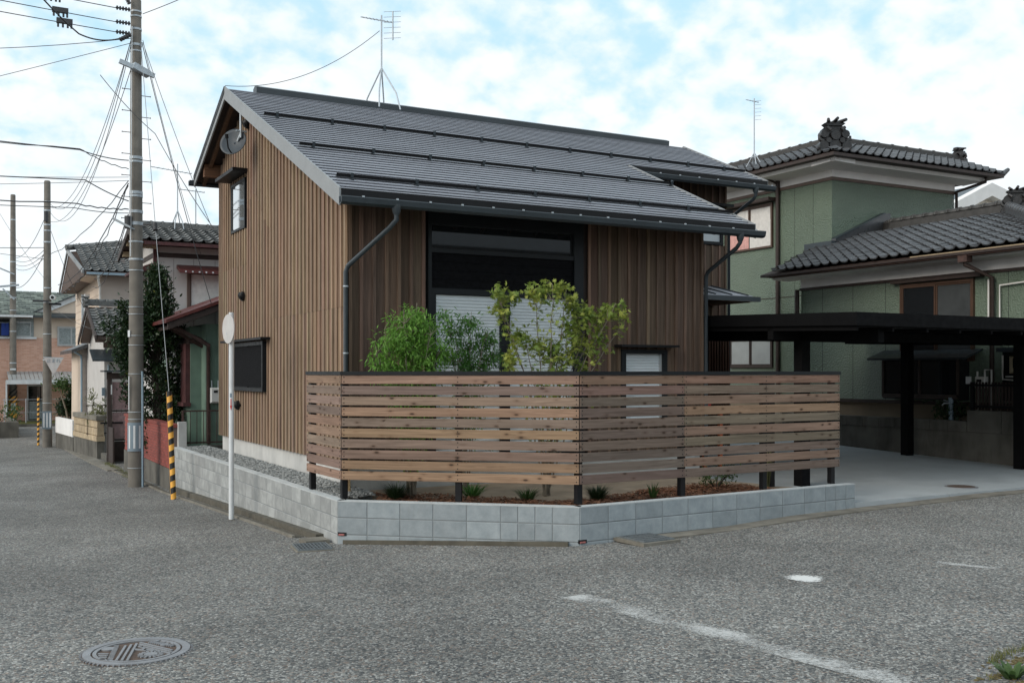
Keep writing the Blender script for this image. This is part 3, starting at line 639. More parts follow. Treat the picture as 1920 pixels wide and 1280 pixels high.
def shutter(parent, F, a0, a1, z0, z1, pitch=.045):
    sh = MB(F).box(a0, a1, -.01, .0, z0, z1).make('shutter', 'shutter_metal', parent)
    n = int((z1-z0)/pitch); me = MB(lambda x, q, z: F(x, q, z)).prism([(0,.0),(.006,pitch*.12),(.012,pitch*.45),(.011,pitch*.8),(.002,pitch*.98),(0,pitch*.98)], a0, a1, 0).mesh('slat', 'shutter_metal')
    for i in range(n): inst('slat', me, sh, T(0, 0, z0+pitch*i))
shutter(big, F0, 1.27, 2.265, ZB+.05, 3.06); shutter(big, F0, 2.425, 3.495, ZB+.05, 3.06)
# small shuttered window with hood
w = fbox(F0, 4.34, 5.20, 0, .07, 1.2, 1.26).box(4.34, 4.42, 0, .07, 1.26, 2.335).box(5.12, 5.20, 0, .07, 1.26, 2.335).box(4.42, 5.12, 0, .07, 2.27, 2.335).make('window', 'dark_frame', hs)
shutter(w, F0, 4.43, 5.08, 1.26, 2.27); fbox(F0, 5.08, 5.12, 0, .03, 1.26, 2.27).make('guide_rail', 'alu_frame', w)
fbox(F0, 4.24, 5.32, 0, .22, 2.37, 2.405).make('hood', 'black_metal', w)
# gable windows
G0 = Fx(0.0)
w = window(hs, G0, 3.88, 6.20, 1.66, 2.50, out=.10, fw=.06, panes=2, glass=('glass', 'glass'))
fbox(G0, 3.96, 5.95, .062, .068, 1.735, 2.43).make('screen', 'char_panel', w); fbox(G0, 3.62, 6.45, 0, .20, 2.52, 2.56).make('hood', 'black_metal', w)
w = window(hs, G0, 5.25, 6.25, 4.54, 5.43, out=.05, fw=.045, panes=1, glass='glass_mirror', depth=.036); fbox(G0, 5.08, 6.42, 0, .30, 5.50, 5.56).make('hood', 'black_metal', w)
# round vent hoods
for (t, z) in ((5.34, 3.33), (5.70, 1.39), (5.05, 6.33)):
    v_ = MB().disc((-.05, t, z), (-1, 0, 0), .085, 18, .06); v_.tube([(-.08, t, z), (-.12, t, z-.02)], [.085, .05], 18); v_.make('vent_hood', 'black_metal', hs)
# upper right window of the rear volume and its hood, entrance canopy, louvre
F3 = Fy(WT)
w = window(hs, F3, 8.2, 9.18, 4.56, 5.30, out=.06, fw=.06, panes=1, glass='shutter_metal'); fbox(F3, 7.9, 9.34, 0, .2, 5.33, 5.38).make('hood', 'black_metal', w)
cn = MB().prism([(2.25, 3.38), (WT, 3.66), (WT, 3.72), (2.25, 3.45)], 6.1, 9.0, 0).make('canopy', 'metal_roof', hs)
for i in range(7): MB().prism([(2.27, 3.455), (WT, 3.722), (WT, 3.745), (2.27, 3.478)], 6.5+.4*i-.012, 6.5+.4*i+.012, 0).make('seam', 'gutter_metal', cn)
MB().prism([(2.14, 3.43), (2.14, 3.34), (2.25, 3.34), (2.25, 3.43)], 6.1, 9.1, 0).make('canopy_gutter', 'gutter_metal', cn)
box('canopy_soffit', 'siding_wood', cn, 6.1, 8.98, 2.3, WT, 3.33, 3.37, (.2,.11,.07))
for i in range(16):
    x = 8.3+.07*i
    if x < 9.3: box('louvre_slat', 'siding_wood', hs, x-.016, x+.016, WT-.11, WT-.045, .5, 2.95, vary((.10,.055,.038)))
box('entrance_step', 'slab_concrete', hs, 5.96, 7.9, 1.9, WT-.03, .22, .58)
box('entrance_door', 'dark_brown', hs, 6.6, 7.5, WT-.03, WT-.0385+.03-.03, .6, 2.75)

# ------------------------------------------------------------------ pan-tiled roofs
def tile_mesh(w=.265, l=.235, h=.052, mat='kawara', lip=.036):
    prof = [(0, .012), (.04, .0), (.10, -.004), (.15, .0), (.185, .018), (.205, .042), (.228, h), (.25, .042), (w+.004, .012)]
    prof = [(x*w/.265, z) for x, z in prof]; n = len(prof)
    vs = [(x, 0, z+lip) for x, z in prof]+[(x, l+.03, z+.0) for x, z in prof]+[(x, 0, z+lip-.024) for x, z in prof]
    fs = [(i, i+1, n+i+1, n+i) for i in range(n-1)]+[(2*n+i, 2*n+i+1, i+1, i) for i in range(n-1)]
    return MB().add(vs, fs, False).mesh('roof_tile', mat)
TILE = {m_: tile_mesh(mat=m_) for m_ in ('kawara', 'kawara_matte')}
def kawara(parent, origin, u, v, ncol, nrow, ok=None, mat='kawara', limit=300, cp=.265, rp=.235):
    """tiles laid from the eave corner along u (eave) and v (up the slope); those past the limit are joined"""
    u = Vector(u).normalized(); v = Vector(v).normalized(); nn = u.cross(v).normalized(); base = Matrix((( *u, 0), (*v, 0), (*nn, 0), (0, 0, 0, 1))).transposed()
    base = Matrix(((u.x, v.x, nn.x, 0), (u.y, v.y, nn.y, 0), (u.z, v.z, nn.z, 0), (0, 0, 0, 1)))
    cells = [(c, r) for r in range(nrow) for c in range(ncol) if ok is None or ok((c+.5)*cp, (r+.5)*rp)]
    rest = MB(); o = Vector(origin); me = TILE[mat]; tv = [tuple(x.co) for x in me.vertices]; tf = [tuple(p.vertices) for p in me.polygons]
    for k, (c, r) in enumerate(cells):
        M = T(*(o+u*c*cp+v*r*rp)) @ base @ T(0, 0, R.uniform(-.002, .003)) @ Matrix.Rotation(R.uniform(-.006, .006), 4, 'Z')
        if k < limit: inst('roof_tile', me, parent, M @ Matrix.Rotation(R.uniform(-.02,.02), 4, 'X') @ Matrix.Rotation(R.uniform(-.02,.02), 4, 'Y'))
        else: rest.add([M @ Vector(p) for p in tv], tf)
    if rest.v: ob = rest.make('roof_tiles', mat, parent); ob['kind'] = 'stuff'
    return len(cells)
def ridge_stack(parent, p0, p1, h=.24, w=.22, mat='kawara', capr=.075, seg=.33, layers=4):
    """noshi courses topped by half-round cap tiles"""
    p0, p1 = Vector(p0), Vector(p1); d = (p1-p0); Ln = d.length; d.normalize(); a = Vector((0, 0, 1)).cross(d).normalized(); up = d.cross(a).normalized()*-1
    if up.z < 0: up = -up
    lay = MB()
    for i in range(layers):
        z0 = h*i/layers; z1 = h*(i+1)/layers-.012; ww = w*(1-.12*i)/2
        c0 = [p0+a*sx*ww+up*z for sx, z in ((-1, z0), (1, z0), (1, z1), (-1, z1))]; c1 = [p+d*Ln for p in c0]
        lay.add(c0+c1, [(0,1,2,3), (7,6,5,4), (0,4,5,1), (1,5,6,2), (2,6,7,3), (3,7,4,0)])
        z2 = h*(i+1)/layers; c0 = [p0+a*sx*ww*.9+up*z for sx, z in ((-1, z1), (1, z1), (1, z2), (-1, z2))]; c1 = [p+d*Ln for p in c0]
        lay.add(c0+c1, [(0,1,2,3), (7,6,5,4), (0,4,5,1), (1,5,6,2), (2,6,7,3), (3,7,4,0)])
    r_ = lay.make('ridge', mat, parent)
    n = max(1, int(round(Ln/seg))); s = Ln/n
    c = MB(); ang = [PI*k/8 for k in range(9)]
    for (y0, y1, rr) in ((0, s-.0, capr), (0, .05, capr+.016)):
        vs = [(math.cos(w_)*rr, y, math.sin(w_)*rr) for y in (y0, y1) for w_ in ang]; c.add(vs, [(i, i+1, 9+i+1, 9+i) for i in range(8)]+[tuple(range(9))[::-1], tuple(range(9, 18))], True)
    me = c.mesh('cap_tile', mat); B_m = Matrix(((a.x, d.x, up.x, 0), (a.y, d.y, up.y, 0), (a.z, d.z, up.z, 0), (0, 0, 0, 1)))
    for i in range(n): inst('cap_tile', me, r_, T(*(p0+up*(h-.01)+d*s*i)) @ B_m)
    return r_
def onigawara(parent, loc, ang, s=1.0, mat='kawara'):
    """ornamental ridge-end tile: stepped plate, side scrolls, round boss and three horn rolls on top"""
    m_ = MB()
    m_.prism([(-.24,0),(.24,0),(.27,.10),(.20,.17),(.26,.26),(.24,.38),(.15,.46),(-.15,.46),(-.24,.38),(-.26,.26),(-.20,.17),(-.27,.10)], -.05, .05, 1)
    for sx in (-1, 1):
        m_.tube([(sx*.22, -.12, .08), (sx*.22, .07, .08)], .09, 12); m_.tube([(sx*.20, -.11, .30), (sx*.20, .07, .30)], .075, 12); m_.tube([(sx*.13, -.13, .18), (sx*.13, .06, .18)], .05, 10)
    m_.tube([(0, -.13, .28), (0, .05, .28)], .09, 14); m_.tube([(0, -.10, .10), (0, .05, .10)], .11, 12)
    m_.prism([(-.15,.46),(.15,.46),(.20,.50),(.12,.53),(-.12,.53),(-.20,.50)], -.09, .10, 1)
    for sx in (-1, 0, 1): m_.tube([(sx*.17, -.20-.02*(sx == 0), .545+.02*(sx == 0)), (sx*.11, -.05, .535), (sx*.05, .16, .53)], [.028, .036, .045], 10)
    for sx in (-1, 1): m_.tube([(sx*.22,-.06,.17),(sx*.29,-.07,.21),(sx*.30,-.06,.27)], [.05,.035,.02], 8); m_.tube([(sx*.10,-.15,.36),(sx*.17,-.13,.42)], [.04,.03], 8)
    m_.v = [(x*s, y*s, z*s) for x, y, z in m_.v]
    return inst('ridge_ornament', m_.mesh('ridge_ornament', 'ornament_tile' if mat == 'kawara' else mat), parent, T(*loc) @ Matrix.Rotation(ang, 4, 'Z'))

# ------------------------------------------------------------------ green house
gh = empty('green_house', (17, 2, 1.3), 'green stuccoed two storey house with black tiled roofs behind the carport', 'house')
SU, SW_, TU = 14.5, 12.8, 5.57; GZ = 1.40
mb = MB(); mb.box(SU, 18.97, TU, 15.5, GZ, 7.0); mb.make('wall', 'green_stucco', gh)
mb = MB(); mb.box(SW_, SU+.4, -2.6, 4.87, GZ, 4.15); mb.box(SW_+1, 18.97, -2.5, TU, GZ, 4.1); mb.make('wall', 'green_stucco', gh)
# panel joints in the stucco boards
def joints(F, xs_, z0, z1, b=.004):
    m_ = MB(F)
    for x in xs_: m_.box(x-.004, x+.004, -.01, b, z0, z1)
    o = m_.make('joint', 'dark_interior', gh); o['kind'] = 'stuff'; return o
FU = Fx(SU); FW = Fx(SW_); FT = Fy(TU)
joints(FU, [6.2, 6.85, 9.7], GZ, 6.7, .0025); joints(FW, [-.5, .3-1.2, 2.4, 3.3, 4.2], GZ, 3.9, .0025)
fbox(FU, TU, 15, 0, .006, 3.92, 3.94).make('joint', 'dark_brown', gh); 
fbox(FU, TU+.03, 15.5, 0, .05, GZ-.07, GZ).make('base_trim', 'dark_brown', gh); fbox(FW, -2.6, 4.87, 0, .05, GZ-.07, GZ).make('base_trim', 'dark_brown', gh)
box('foundation', 'tan_foundation', gh, SU+.04, 18.9, TU+.04, 15.4, .4, GZ-.02); box('foundation', 'tan_foundation', gh, SW_+.04, 18.9, -2.55, TU+.04, .4, GZ-.03)
# white frieze with brown trim and plastered soffit
def eaves_upper():
    m_ = MB(); m_.box(SU-.012, 18.985, TU-.012, 15.5, 6.80, 7.03); m_.make('frieze', 'white_plaster', gh)
    m_ = MB(); m_.box(SU-.03, 19.0, TU-.03, 15.5, 6.72, 6.80); m_.make('trim', 'brown_trim', gh)
    m_ = MB()  # coved soffit running out to the eaves
    m_.prism([(SU, 6.98), (13.85, 7.0), (13.80, 7.07), (13.80, 7.16), (SU, 7.2)], TU-.75, 15.5, 1)
    m_.prism([(TU, 6.981), (4.95, 7.001), (4.90, 7.071), (4.90, 7.161), (TU, 7.2)], 13.802, 19.35, 0)
    m_.make('soffit', 'white_plaster', gh)
    m_ = MB(); m_.box(13.66, 13.80, 4.76, 15.5, 7.10, 7.19); m_.box(13.80, 19.4, 4.76, 4.90, 7.10, 7.19); m_.make('gutter', 'rust_brown', gh)
eaves_upper()
KU = .42; EZU = 7.185
def ku(parent):
    sl = math.hypot(1, KU)
    # left slope: eave along +y at x=13.62, rises towards +x ; u must satisfy u x v = up -> u=-y, v=+x
    n = kawara(parent, (13.62, 11.6, EZU), (0, -1, 0), (1, 0, KU), 26, 8, lambda a, b_: (11.6-a) > 4.65+b_/sl*1.0 and b_ < 1.45*sl, limit=150)
    n = kawara(parent, (13.62, 4.65, EZU), (1, 0, 0), (0, 1, KU), 23, 8, lambda a, b_: a > b_/sl and b_ < 1.45*sl, limit=150)
mb = MB(); mb.add([(13.6,4.64,EZU-.03),(13.6,15.5,EZU-.03),(15.0,15.5,EZU-.03+1.4*KU),(15.0,6.04,EZU-.03+1.4*KU),(19.75,4.64,EZU-.03),(19.75,6.04,EZU-.03+1.4*KU),(13.6,4.64,EZU-.10),(13.6,15.5,EZU-.1),(19.75,4.64,EZU-.1),(19.75,7.6,EZU-.1),(19.75,7.6,EZU+.02),(16.5,7.6,EZU+.02),(16.5,15.5,EZU+.02),(19.75,15.5,EZU-.05),(13.6,15.5,EZU-.1)],
  [(0,3,2,1),(0,4,5,3),(6,0,1,7),(0,6,8,4),(4,8,9,10,5),(3,5,10,11),(2,3,11,12),(10,13,12,11),(6,7,13,9,8),(1,2,12,13,7)]); mb.make('roof_deck', 'dark_brown', gh)
ku(gh)
ZK = EZU+1.42*KU
ridge_stack(gh, (15.04,11.5,ZK-.02), (15.04,6.07,ZK-.02), .15, .24, 'noshi', .06, .38, 4); ridge_stack(gh, (15.04,6.07,ZK-.02), (19.8,6.07,ZK-.02), .15, .24, 'noshi', .06, .55, 4)
ridge_stack(gh, (15.04,6.07,ZK-.05), (14.25,5.28,ZK-.30), .18, .24, 'kawara', .09, .3, 3)
onigawara(gh, (14.22,5.25,ZK-.44), -PI/4+.35, 1.3); onigawara(gh, (19.78,6.07,ZK-.06), PI/2, .75); onigawara(gh, (15.04,11.45,ZK-.05), PI, .8)
MB().tube([(19.55,4.75,7.22),(19.8,4.72,7.2),(20.0,4.7,7.34)], [.07,.08,.05], 10).make('corner_tile', 'kawara', gh)
# wing roof
KW = .33; EZW = 4.30; slw = math.hypot(1, KW)
mb = MB(); mb.prism([(12.12,EZW-.05),(15.75,EZW-.04+KW*3.63),(19.0,EZW),(19.0,EZW-.1),(12.12,EZW-.1)], -2.7, 5.5, 1); mb.make('roof_deck', 'dark_brown', gh)
def okw(a, b_):
    y = 5.35-a; x = b_/slw; return y < 5.15+min(x, 2.4)*.42 and x < 3.5 and (x < 2.35 or y < TU-.02) and y > -2.4+x*1.0
kawara(gh, (12.1, 5.35+1.06, EZW), (0, -1, 0), (1, 0, KW), 34, 15, lambda a, b_: okw(a-1.06, b_), limit=300)
zrw = EZW+KW*3.6
ridge_stack(gh, (15.68,4.75,zrw-.04), (15.68,1.55,zrw-.04), .22, .24, 'noshi', .085, .33, 5)
ridge_stack(gh, (15.68,1.62,zrw-.02), (12.25,-1.9,EZW+.06), .16, .24, 'kawara', .095, .26, 2)
ridge_stack(gh, (15.68,4.75,zrw-.04), (16.3,5.5,zrw+.05), .2, .2, 'noshi', .08, .3, 3)
onigawara(gh, (15.62,1.35,zrw-.1), -PI/4, 1.0)
MB().prism([(SU-.02,4.95),(16.4,5.5),(16.4,6.02),(16.15,5.98),(SU-.02,5.26)], TU-.14, TU-.0, 1).make('flashing', 'kawara', gh); MB().bar((SU-.02,TU-.08,5.26),(16.2,TU-.08,6.0), .16, .03).make('flashing_cap', 'gutter_metal', gh)
MB().box(SU-.16, SU, TU-.14, 6.35, 4.95, 5.20).make('flashing', 'gutter_metal', gh)
m_ = MB(); m_.box(SW_-.012, SW_+.1, -2.6, 4.88, 3.93, 4.16); m_.prism([(SW_,4.12),(12.35,4.13),(12.30,4.17),(12.30,4.24),(SW_,4.28)], -2.7, 5.3, 1); m_.make('frieze', 'white_plaster', gh)
MB().box(SW_-.03, SW_+.1, -2.6, 4.9, 3.87, 3.93).make('trim', 'dark_brown', gh)
MB().box(12.16, 12.29, -2.7, 5.2, 4.17, 4.27).make('gutter', 'rust_brown', gh); MB().box(12.13, 12.16, -2.7, 1.2, 4.235, 4.275).make('gutter_edge', 'stone_beige', gh)
def pipe(parent, pts, r=.035, mat='dark_brown', name='downpipe'): return MB().tube(pts, r, 8).make(name, mat, parent)
pipe(gh, [(SU-.06,7.41,7.0),(SU-.06,7.41,1.3)], .055); pipe(gh, [(13.75,7.4,7.12),(SU-.06,7.41,6.9)], .03)
pipe(gh, [(12.75,4.95,3.9),(12.75,4.95,.8)], .05); pipe(gh, [(19.3,4.85,7.1),(19.3,4.85,6.98),(18.98,5.5,6.78),(18.98,5.5,5.9)], .045)
pipe(gh, [(12.22,-.0,4.2),(12.22,-.0,4.02),(12.70,-.22,3.78),(12.70,-.22,1.1)], .045); MB().box(12.14, 12.3, -.1, .1, 4.06, 4.2).make('rain_head', 'rust_brown', gh)
window(gh, FU, 7.63, 9.42, 5.28, 6.46, 'bronze_frame', .06, .05, 2, glass=('curtain_white', 'curtain_white'))
fbox(FU, 7.66, 8.50, .045, .05, 5.33, 6.02).make('curtain', 'curtain_white', gh); fbox(FU, 8.52, 9.36, .062, .066, 5.33, 6.10).make('curtain', 'curtain_pink', gh)
fbox(FU, 7.5, 9.6, 0, .30, 6.49, 6.57).make('hood', 'dark_brown', gh)
w = window(gh, FU, 7.63, 9.35, 2.10, 2.92, 'dark_brown', .06, .06, 2, glass=('frosted', 'frosted'))
w = window(gh, FW, .22, 1.98, 2.2, 3.80, 'bronze_frame', .06, .05, 2, glass=('dusty_glass', 'glass')); fbox(FW, .0, 2.15, 0, .14, 3.82, 3.87).make('hood', 'dark_brown', w)
# low bay window with its own little roof
bw = MB(FW).box(.35, 2.2, 0, .30, 1.44, 2.24).make('bay_window', 'dark_interior', gh)
for i in range(2): fbox(FW, .40+.9*i, 1.22+.9*i, .30, .315, 1.55, 2.2).make('pane', 'glass', bw)
m_ = MB(FW)
for a in (.34, 1.24, 2.16): m_.box(a, a+.05, .30, .33, 1.5, 2.24)
m_.box(.34, 2.2, .30, .33, 1.46, 1.54).make('frame', 'dark_brown', bw)
MB(lambda a, b_, z: (SW_-b_, a, z)).add([(.05,0,2.44),(2.45,0,2.44),(2.45,.5,2.27),(.05,.5,2.27),(.05,0,2.40),(2.45,0,2.40),(2.45,.5,2.23),(.05,.5,2.23)], [(0,1,2,3),(7,6,5,4),(3,2,6,7),(0,3,7,4),(1,5,6,2)]).make('bay_roof', 'gutter_metal', bw)
# right end annexe (partly out of frame): lower box with a lean-to roof and a meter panel
MB().box(12.55, 12.8, -2.4, -.42, 2.36, 2.44).make('lean_to', 'gutter_metal', gh)
box('meter_panel', 'black_metal', gh, 12.76, 12.80, -1.0, -.40, 1.45, 2.36)
for z in (3.65, 3.45): pass
pipe(gh, [(12.74,-.12,3.75),(12.74,-.12,2.5)], .02, 'pvc_white', 'conduit'); pipe(gh, [(12.74,-2.2,3.72),(12.74,-.36,3.62),(12.74,-.36,2.5)], .018, 'pvc_white', 'conduit')
pipe(gh, [(12.74,-.42,2.3),(12.74,-.42,1.85),(12.74,-.9,1.82)], .018, 'pvc_white', 'conduit'); pipe(gh, [(12.72,-.5,1.90),(12.72,-.85,1.90)], .014, 'pvc_white', 'conduit')
hb = empty('meter_box', (12.72,-.74,1.96), 'beige plastic meter box on the green wall right of the carport post', 'meter'); MB().cbox(-.13,.13,-.1,0,0,.32,.02).make('case', 'beige_plastic', hb, M=T(12.75,-.74,1.96) @ Matrix.Rotation(-PI/2,4,'Z')); MB().box(12.64,12.652,-.80,-.70,2.06,2.24).make('dial_window', 'black_metal', hb)
gm = empty('gas_meter', (12.5,-.14,1.63), 'white gas meter with two bent pipes above the dark railing by the green house', 'gas meter')
MB().cbox(-.11,.11,-.10,.0,0,.22,.02).make('case', 'pvc_white', gm, M=T(12.55,-.14,1.68) @ Matrix.Rotation(-PI/2,4,'Z')); MB().box(12.44,12.452,-.18,-.08,1.80,1.85).make('dial_window', 'dark_interior', gm)
for dy, z1 in ((-.08, 1.98), (.08, 2.0)): MB().tube([(12.5,-.14+dy,1.88),(12.5,-.14+dy,z1)], .018, 8).make('union', 'pvc_white', gm)
MB().tube([(12.5,-.22,1.98),(12.5,-.22,2.03),(12.5,-.36,2.03),(12.5,-.36,1.2)], .016, 8).make('pipe', 'pvc_white', gm); MB().tube([(12.5,-.06,1.70),(12.5,-.06,1.2)], .016, 8).make('pipe', 'pvc_white', gm)
box('notice', 'steel_white', gm, 12.40, 12.405, .0, .12, 1.76, 1.90)
# retaining wall of the green house plot
rw = empty('retaining_wall', (12.2, 1, .3), 'stained old concrete retaining wall along the far side of the parking slab', 'wall')
box('wall', 'old_concrete', rw, 12.15, 12.4, -3.0, 4.8, -.2, .86)
def rwt(y0, y1, z1): box('coping_block', 'old_concrete', rw, 12.14, 12.4, y0+.004, y1-.004, .865, z1)
y = -.1
while y < 4.6: rwt(y, min(y+.42, 4.8), 1.06); y += .42
y = -3.0
while y < -.15: rwt(y, min(y+.72, -.1), 1.27); y += .725
o = box('garden_soil', 'soil', None, 12.4, 14.4, -3, 12, .3, 1.0); o['kind'] = 'structure'
rl = empty('dark_railing', (12.35,-.9,1.27), 'dark slatted railing on the raised end of the retaining wall', 'railing')
for z in (1.32, 1.72): box('rail', 'black_metal', rl, 12.30, 12.335, -3.0, -.02, z, z+.045)
for y in (-.1, -1.1, -2.1): box('post', 'black_metal', rl, 12.28, 12.34, y-.03, y+.03, 1.27, 1.80)
sl_ = MB().box(-.006, .006, -.02, .02, 0, .52).mesh('slat', 'dark_brown'); y = -.16
while y > -2.9: inst('slat', sl_, rl, T(12.345, y, 1.28)); y -= .068
tp = empty('garden_tap', (12.5,.53,1.06), 'pale grey standpipe tap behind the retaining wall', 'tap'); MB().tube([(12.5,.53,1.0),(12.5,.53,1.47)], .045, 12).tube([(12.5,.53,1.47),(12.5,.53,1.49)], .05, 12).make('standpipe', 'pvc_blue', tp)
MB().tube([(12.46,.53,1.38),(12.36,.58,1.38),(12.33,.60,1.34)], .014, 8).make('spout', 'galvanised', tp); MB().tube([(12.40,.53,1.42),(12.40,.62,1.44)], .012, 8).make('handle', 'galvanised', tp)

# ------------------------------------------------------------------ carport
cp_ = empty('carport', (9,0,.3), 'black flat-roofed steel carport over the concrete slab beside the timber house', 'carport')
def ckz(y): return 2.62+.03*(y+3.06)
mb = MB(); mb.prism([(-3.06,ckz(-3.06)-.02),(2.7,ckz(2.7)-.02),(2.7,ckz(2.7)+.10),(-3.06,ckz(-3.06)+.10)], 6.09, 12.30, 0); mb.make('roof', 'carport_black', cp_)
def cb(name, x0, x1, y0, y1, lo, hi): MB().prism([(y0,ckz(y0)+lo),(y1,ckz(y1)+lo),(y1,ckz(y1)+hi),(y0,ckz(y0)+hi)], x0, x1, 0).make(name, 'carport_black', cp_)
cb('fascia', 6.05, 6.09, -3.06, 2.75, .0, .18); cb('fascia', 6.05, 12.34, -3.10, -3.062, .0, .18); cb('fascia', 12.30, 12.34, -3.06, 2.75, 0, .18)
for x in (6.74, 11.88): cb('beam', x-.06, x+.06, -2.9, 2.6, -.22, -.022)
for y in (-1.39, 1.05): cb('beam', 6.10, 12.28, y-.06, y+.06, -.2, -.024)
for i in range(9): cb('joist', 6.1+.69*i, 6.14+.69*i, -3.05, 2.6, -.07, -.021)
for (x, y) in ((6.74,-1.38),(11.88,-1.40),(11.88,1.05),(6.74,1.05)): box('post', 'carport_black', cp_, x-.085, x+.085, y-.085, y+.085, dz(x,y)-.05, ckz(y)-.2)
for x in (7.2, 7.9, 8.6, 6.5): MB().tube([(x+.9,-2.2,ckz(-2.2)+.10),(x+.9,-2.2,ckz(-2.2)+.14)], [.035,.012], 8).make('roof_bolt', 'galvanised', cp_)
# child's bench glimpsed through the fence
st_ = empty('low_bench', (6.3,.6,.3), 'red and orange low bench behind the slatted fence', 'bench'); box('seat', 'red_paint', st_, 5.75, 6.45, .4, .7, 1.42, 1.47)
for x in (6.42, 5.8, 6.75): box('leg', 'orange_paint', st_, x-.03, x+.03, .5, .56, .3, 1.42)

# ------------------------------------------------------------------ left: railing and old white house with red porch roof
gl = -.40
rl = empty('rusty_railing', (-.1,8.75,.40), 'low rusty brown railing between the gravel strip and the mint green wall', 'railing')
box('kerb_block', 'old_concrete', rl, -.55, 1.2, 8.68, 8.82, -.4, .47)
for z in (.52, 1.17): box('rail', 'rust_brown', rl, -.42, 1.2, 8.735, 8.765, z, z+.03)
for x in [-.42+.135*i for i in range(12)]: box('baluster', 'rust_brown', rl, x-.006, x+.006, 8.744, 8.756, .50, 1.18)
box('end_post', 'rust_brown', rl, -.45, -.41, 8.73, 8.77, .47, 1.2)
n1 = empty('old_white_house', (2, 14, gl), 'old white walled house with grey tile roof and low red metal porch roof', 'house')
MB().prism([(14.5,gl),(17.0,gl),(17.0,5.2),(15.75,5.62),(14.5,5.2)], -.02, 7, 0).make('wall', 'grey_siding', n1)
box('trim', 'dark_brown', n1, -.04, 7.02, 14.48, 17.02, 4.92, 5.04); box('corner_post', 'maroon_wood', n1, -.06, .02, 14.44, 14.52, gl, 5.3)
for x in (.45, .95, 1.5): fbox(Fy(14.5), x-.004, x+.004, 0, .003, gl, 4.9).make('joint', 'brown_trim', n1)
RY, RK = 15.75, .31; zn = lambda y: 5.28+RK*(min(y, 2*RY-y)-13.95)
mb = MB(); mb.prism([(13.98,zn(13.98)-.10),(RY,zn(RY)-.10),(17.6,zn(17.6)-.1),(17.6,zn(17.6)-.0),(RY,zn(RY)-.02),(13.98,zn(13.98)-.02)], -.43, 7.3, 0); mb.make('roof_deck', 'rust_brown', n1)
kawara(n1, (-.47,13.93,5.28), (1,0,0), (0,1,RK), 16, 8, mat='kawara_matte', limit=200)
box('gutter', 'maroon_wood', n1, -.36, 7.2, 13.86, 13.94, 5.16, 5.24)
MB().prism([(13.9,zn(13.9)-.20),(RY,zn(RY)-.20),(RY,zn(RY)-.02),(13.9,zn(13.9)-.02)], -.49, -.44, 0).make('verge_board', 'dark_brown', n1); MB().prism([(RY,zn(RY)-.2),(17.65,zn(17.65)-.2),(17.65,zn(17.65)-.02),(RY,zn(RY)-.02)], -.49, -.44, 0).make('verge_board', 'dark_brown', n1)
for y in (14.2, 14.9, RY, 16.4, 17.1): box('purlin', 'stone_beige', n1, -.43, -.02, y-.05, y+.05, zn(y)-.26, zn(y)-.12)
ridge_stack(n1, (-.52,RY,zn(RY)), (7.2,RY,zn(RY)), .10, .2, 'kawara_matte', .075, .3, 1)
window(n1, Fy(14.5), .78, 2.5, 3.58, 4.62, 'brown_trim', .06, .07, 2, glass=('curtain_white', 'curtain_white'))
hd = MB().prism([(14.5,5.03-.28),(14.02,4.72-.14),(14.02,4.64-.14),(14.5,4.66)], .52, 2.8, 0).make('window_roof', 'red_metal', n1)
for i in range(9): MB().tube([(.66+.17*i,14.0,4.54),(.66+.17*i,14.05,4.54)], .022, 8).make('roof_end_cap', 'steel_white', hd)
window(n1, Fx(-.02), 15.0, 16.4, 3.5, 4.5, 'brown_trim', .08, .07, 2, glass=('glass', 'glass')); MB().prism([(-.02,4.8),(-.45,4.62),(-.45,4.56),(-.02,4.6)], 14.8, 16.6, 1).make('window_roof', 'maroon_wood', n1)
# porch with red roof: mint metal wall
mb = MB(); mb.box(.36, 3.4, 10.3, 14.5, gl, 3.05); mb.make('porch_wall', 'mint_metal', n1)
for i in range(18): fbox(Fy(10.3), .40+.09*i, .415+.09*i, 0, .008, .45, 3.05).make('rib', 'mint_metal', n1)
box('side_wall', 'mint_metal', n1, .12, .36, 10.75, 14.45, gl, 3.0)
rr = MB().prism([(-.62,3.02),(3.4,4.62),(3.4,4.70),(-.62,3.09)], 9.55, 14.4, 1).make('porch_roof', 'red_metal', n1)
MB().prism([(-.58,2.88),(1.6,3.76),(1.6,3.89),(-.58,3.02)], 9.58, 9.64, 1).make('verge_board', 'dark_brown', rr)
MB().prism([(-.50,2.90),(3.3,4.42),(3.3,4.50),(-.50,2.98)], 9.8, 14.3, 1).make('porch_soffit', 'dark_brown', rr)
for y in (9.9, 10.6): MB().bar((.36,y,2.55),(-.35,y,2.95), .05, .07).make('bracket', 'rust_brown', n1)
pipe(n1, [(-.5,9.75,2.95),(.2,10.22,2.72),(.40,10.22,2.6),(.40,10.22,.4)], .04, 'rust_brown')
box('lintel', 'dark_brown', n1, .08, .36, 10.70, 13.5, 2.62, 2.74); box('shutter_box', 'maroon_wood', n1, .02, .12, 10.78, 11.35, 1.25, 2.62)
w = window(n1, Fx(.12), 11.4, 13.3, 1.35, 2.6, 'dark_brown', .05, .06, 3, glass=('frosted', 'frosted', 'frosted')); box('sill', 'maroon_wood', w, -.05, .12, 10.7, 13.4, 1.22, 1.30)
gm = empty('gas_meter', (.56,10.22,1.32), 'white gas meter on the mint green wall left of the timber house', 'gas meter'); MB().cbox(.43,.65,10.13,10.24,1.30,1.64,.03).make('case', 'pvc_white', gm); MB().box(.50,.58,10.122,10.13,1.53,1.58).make('dial_window', 'dark_interior', gm)
for x in (.47, .61): MB().tube([(x,10.2,1.64),(x,10.2,1.80)], .014, 8).make('pipe', 'galvanised', gm)
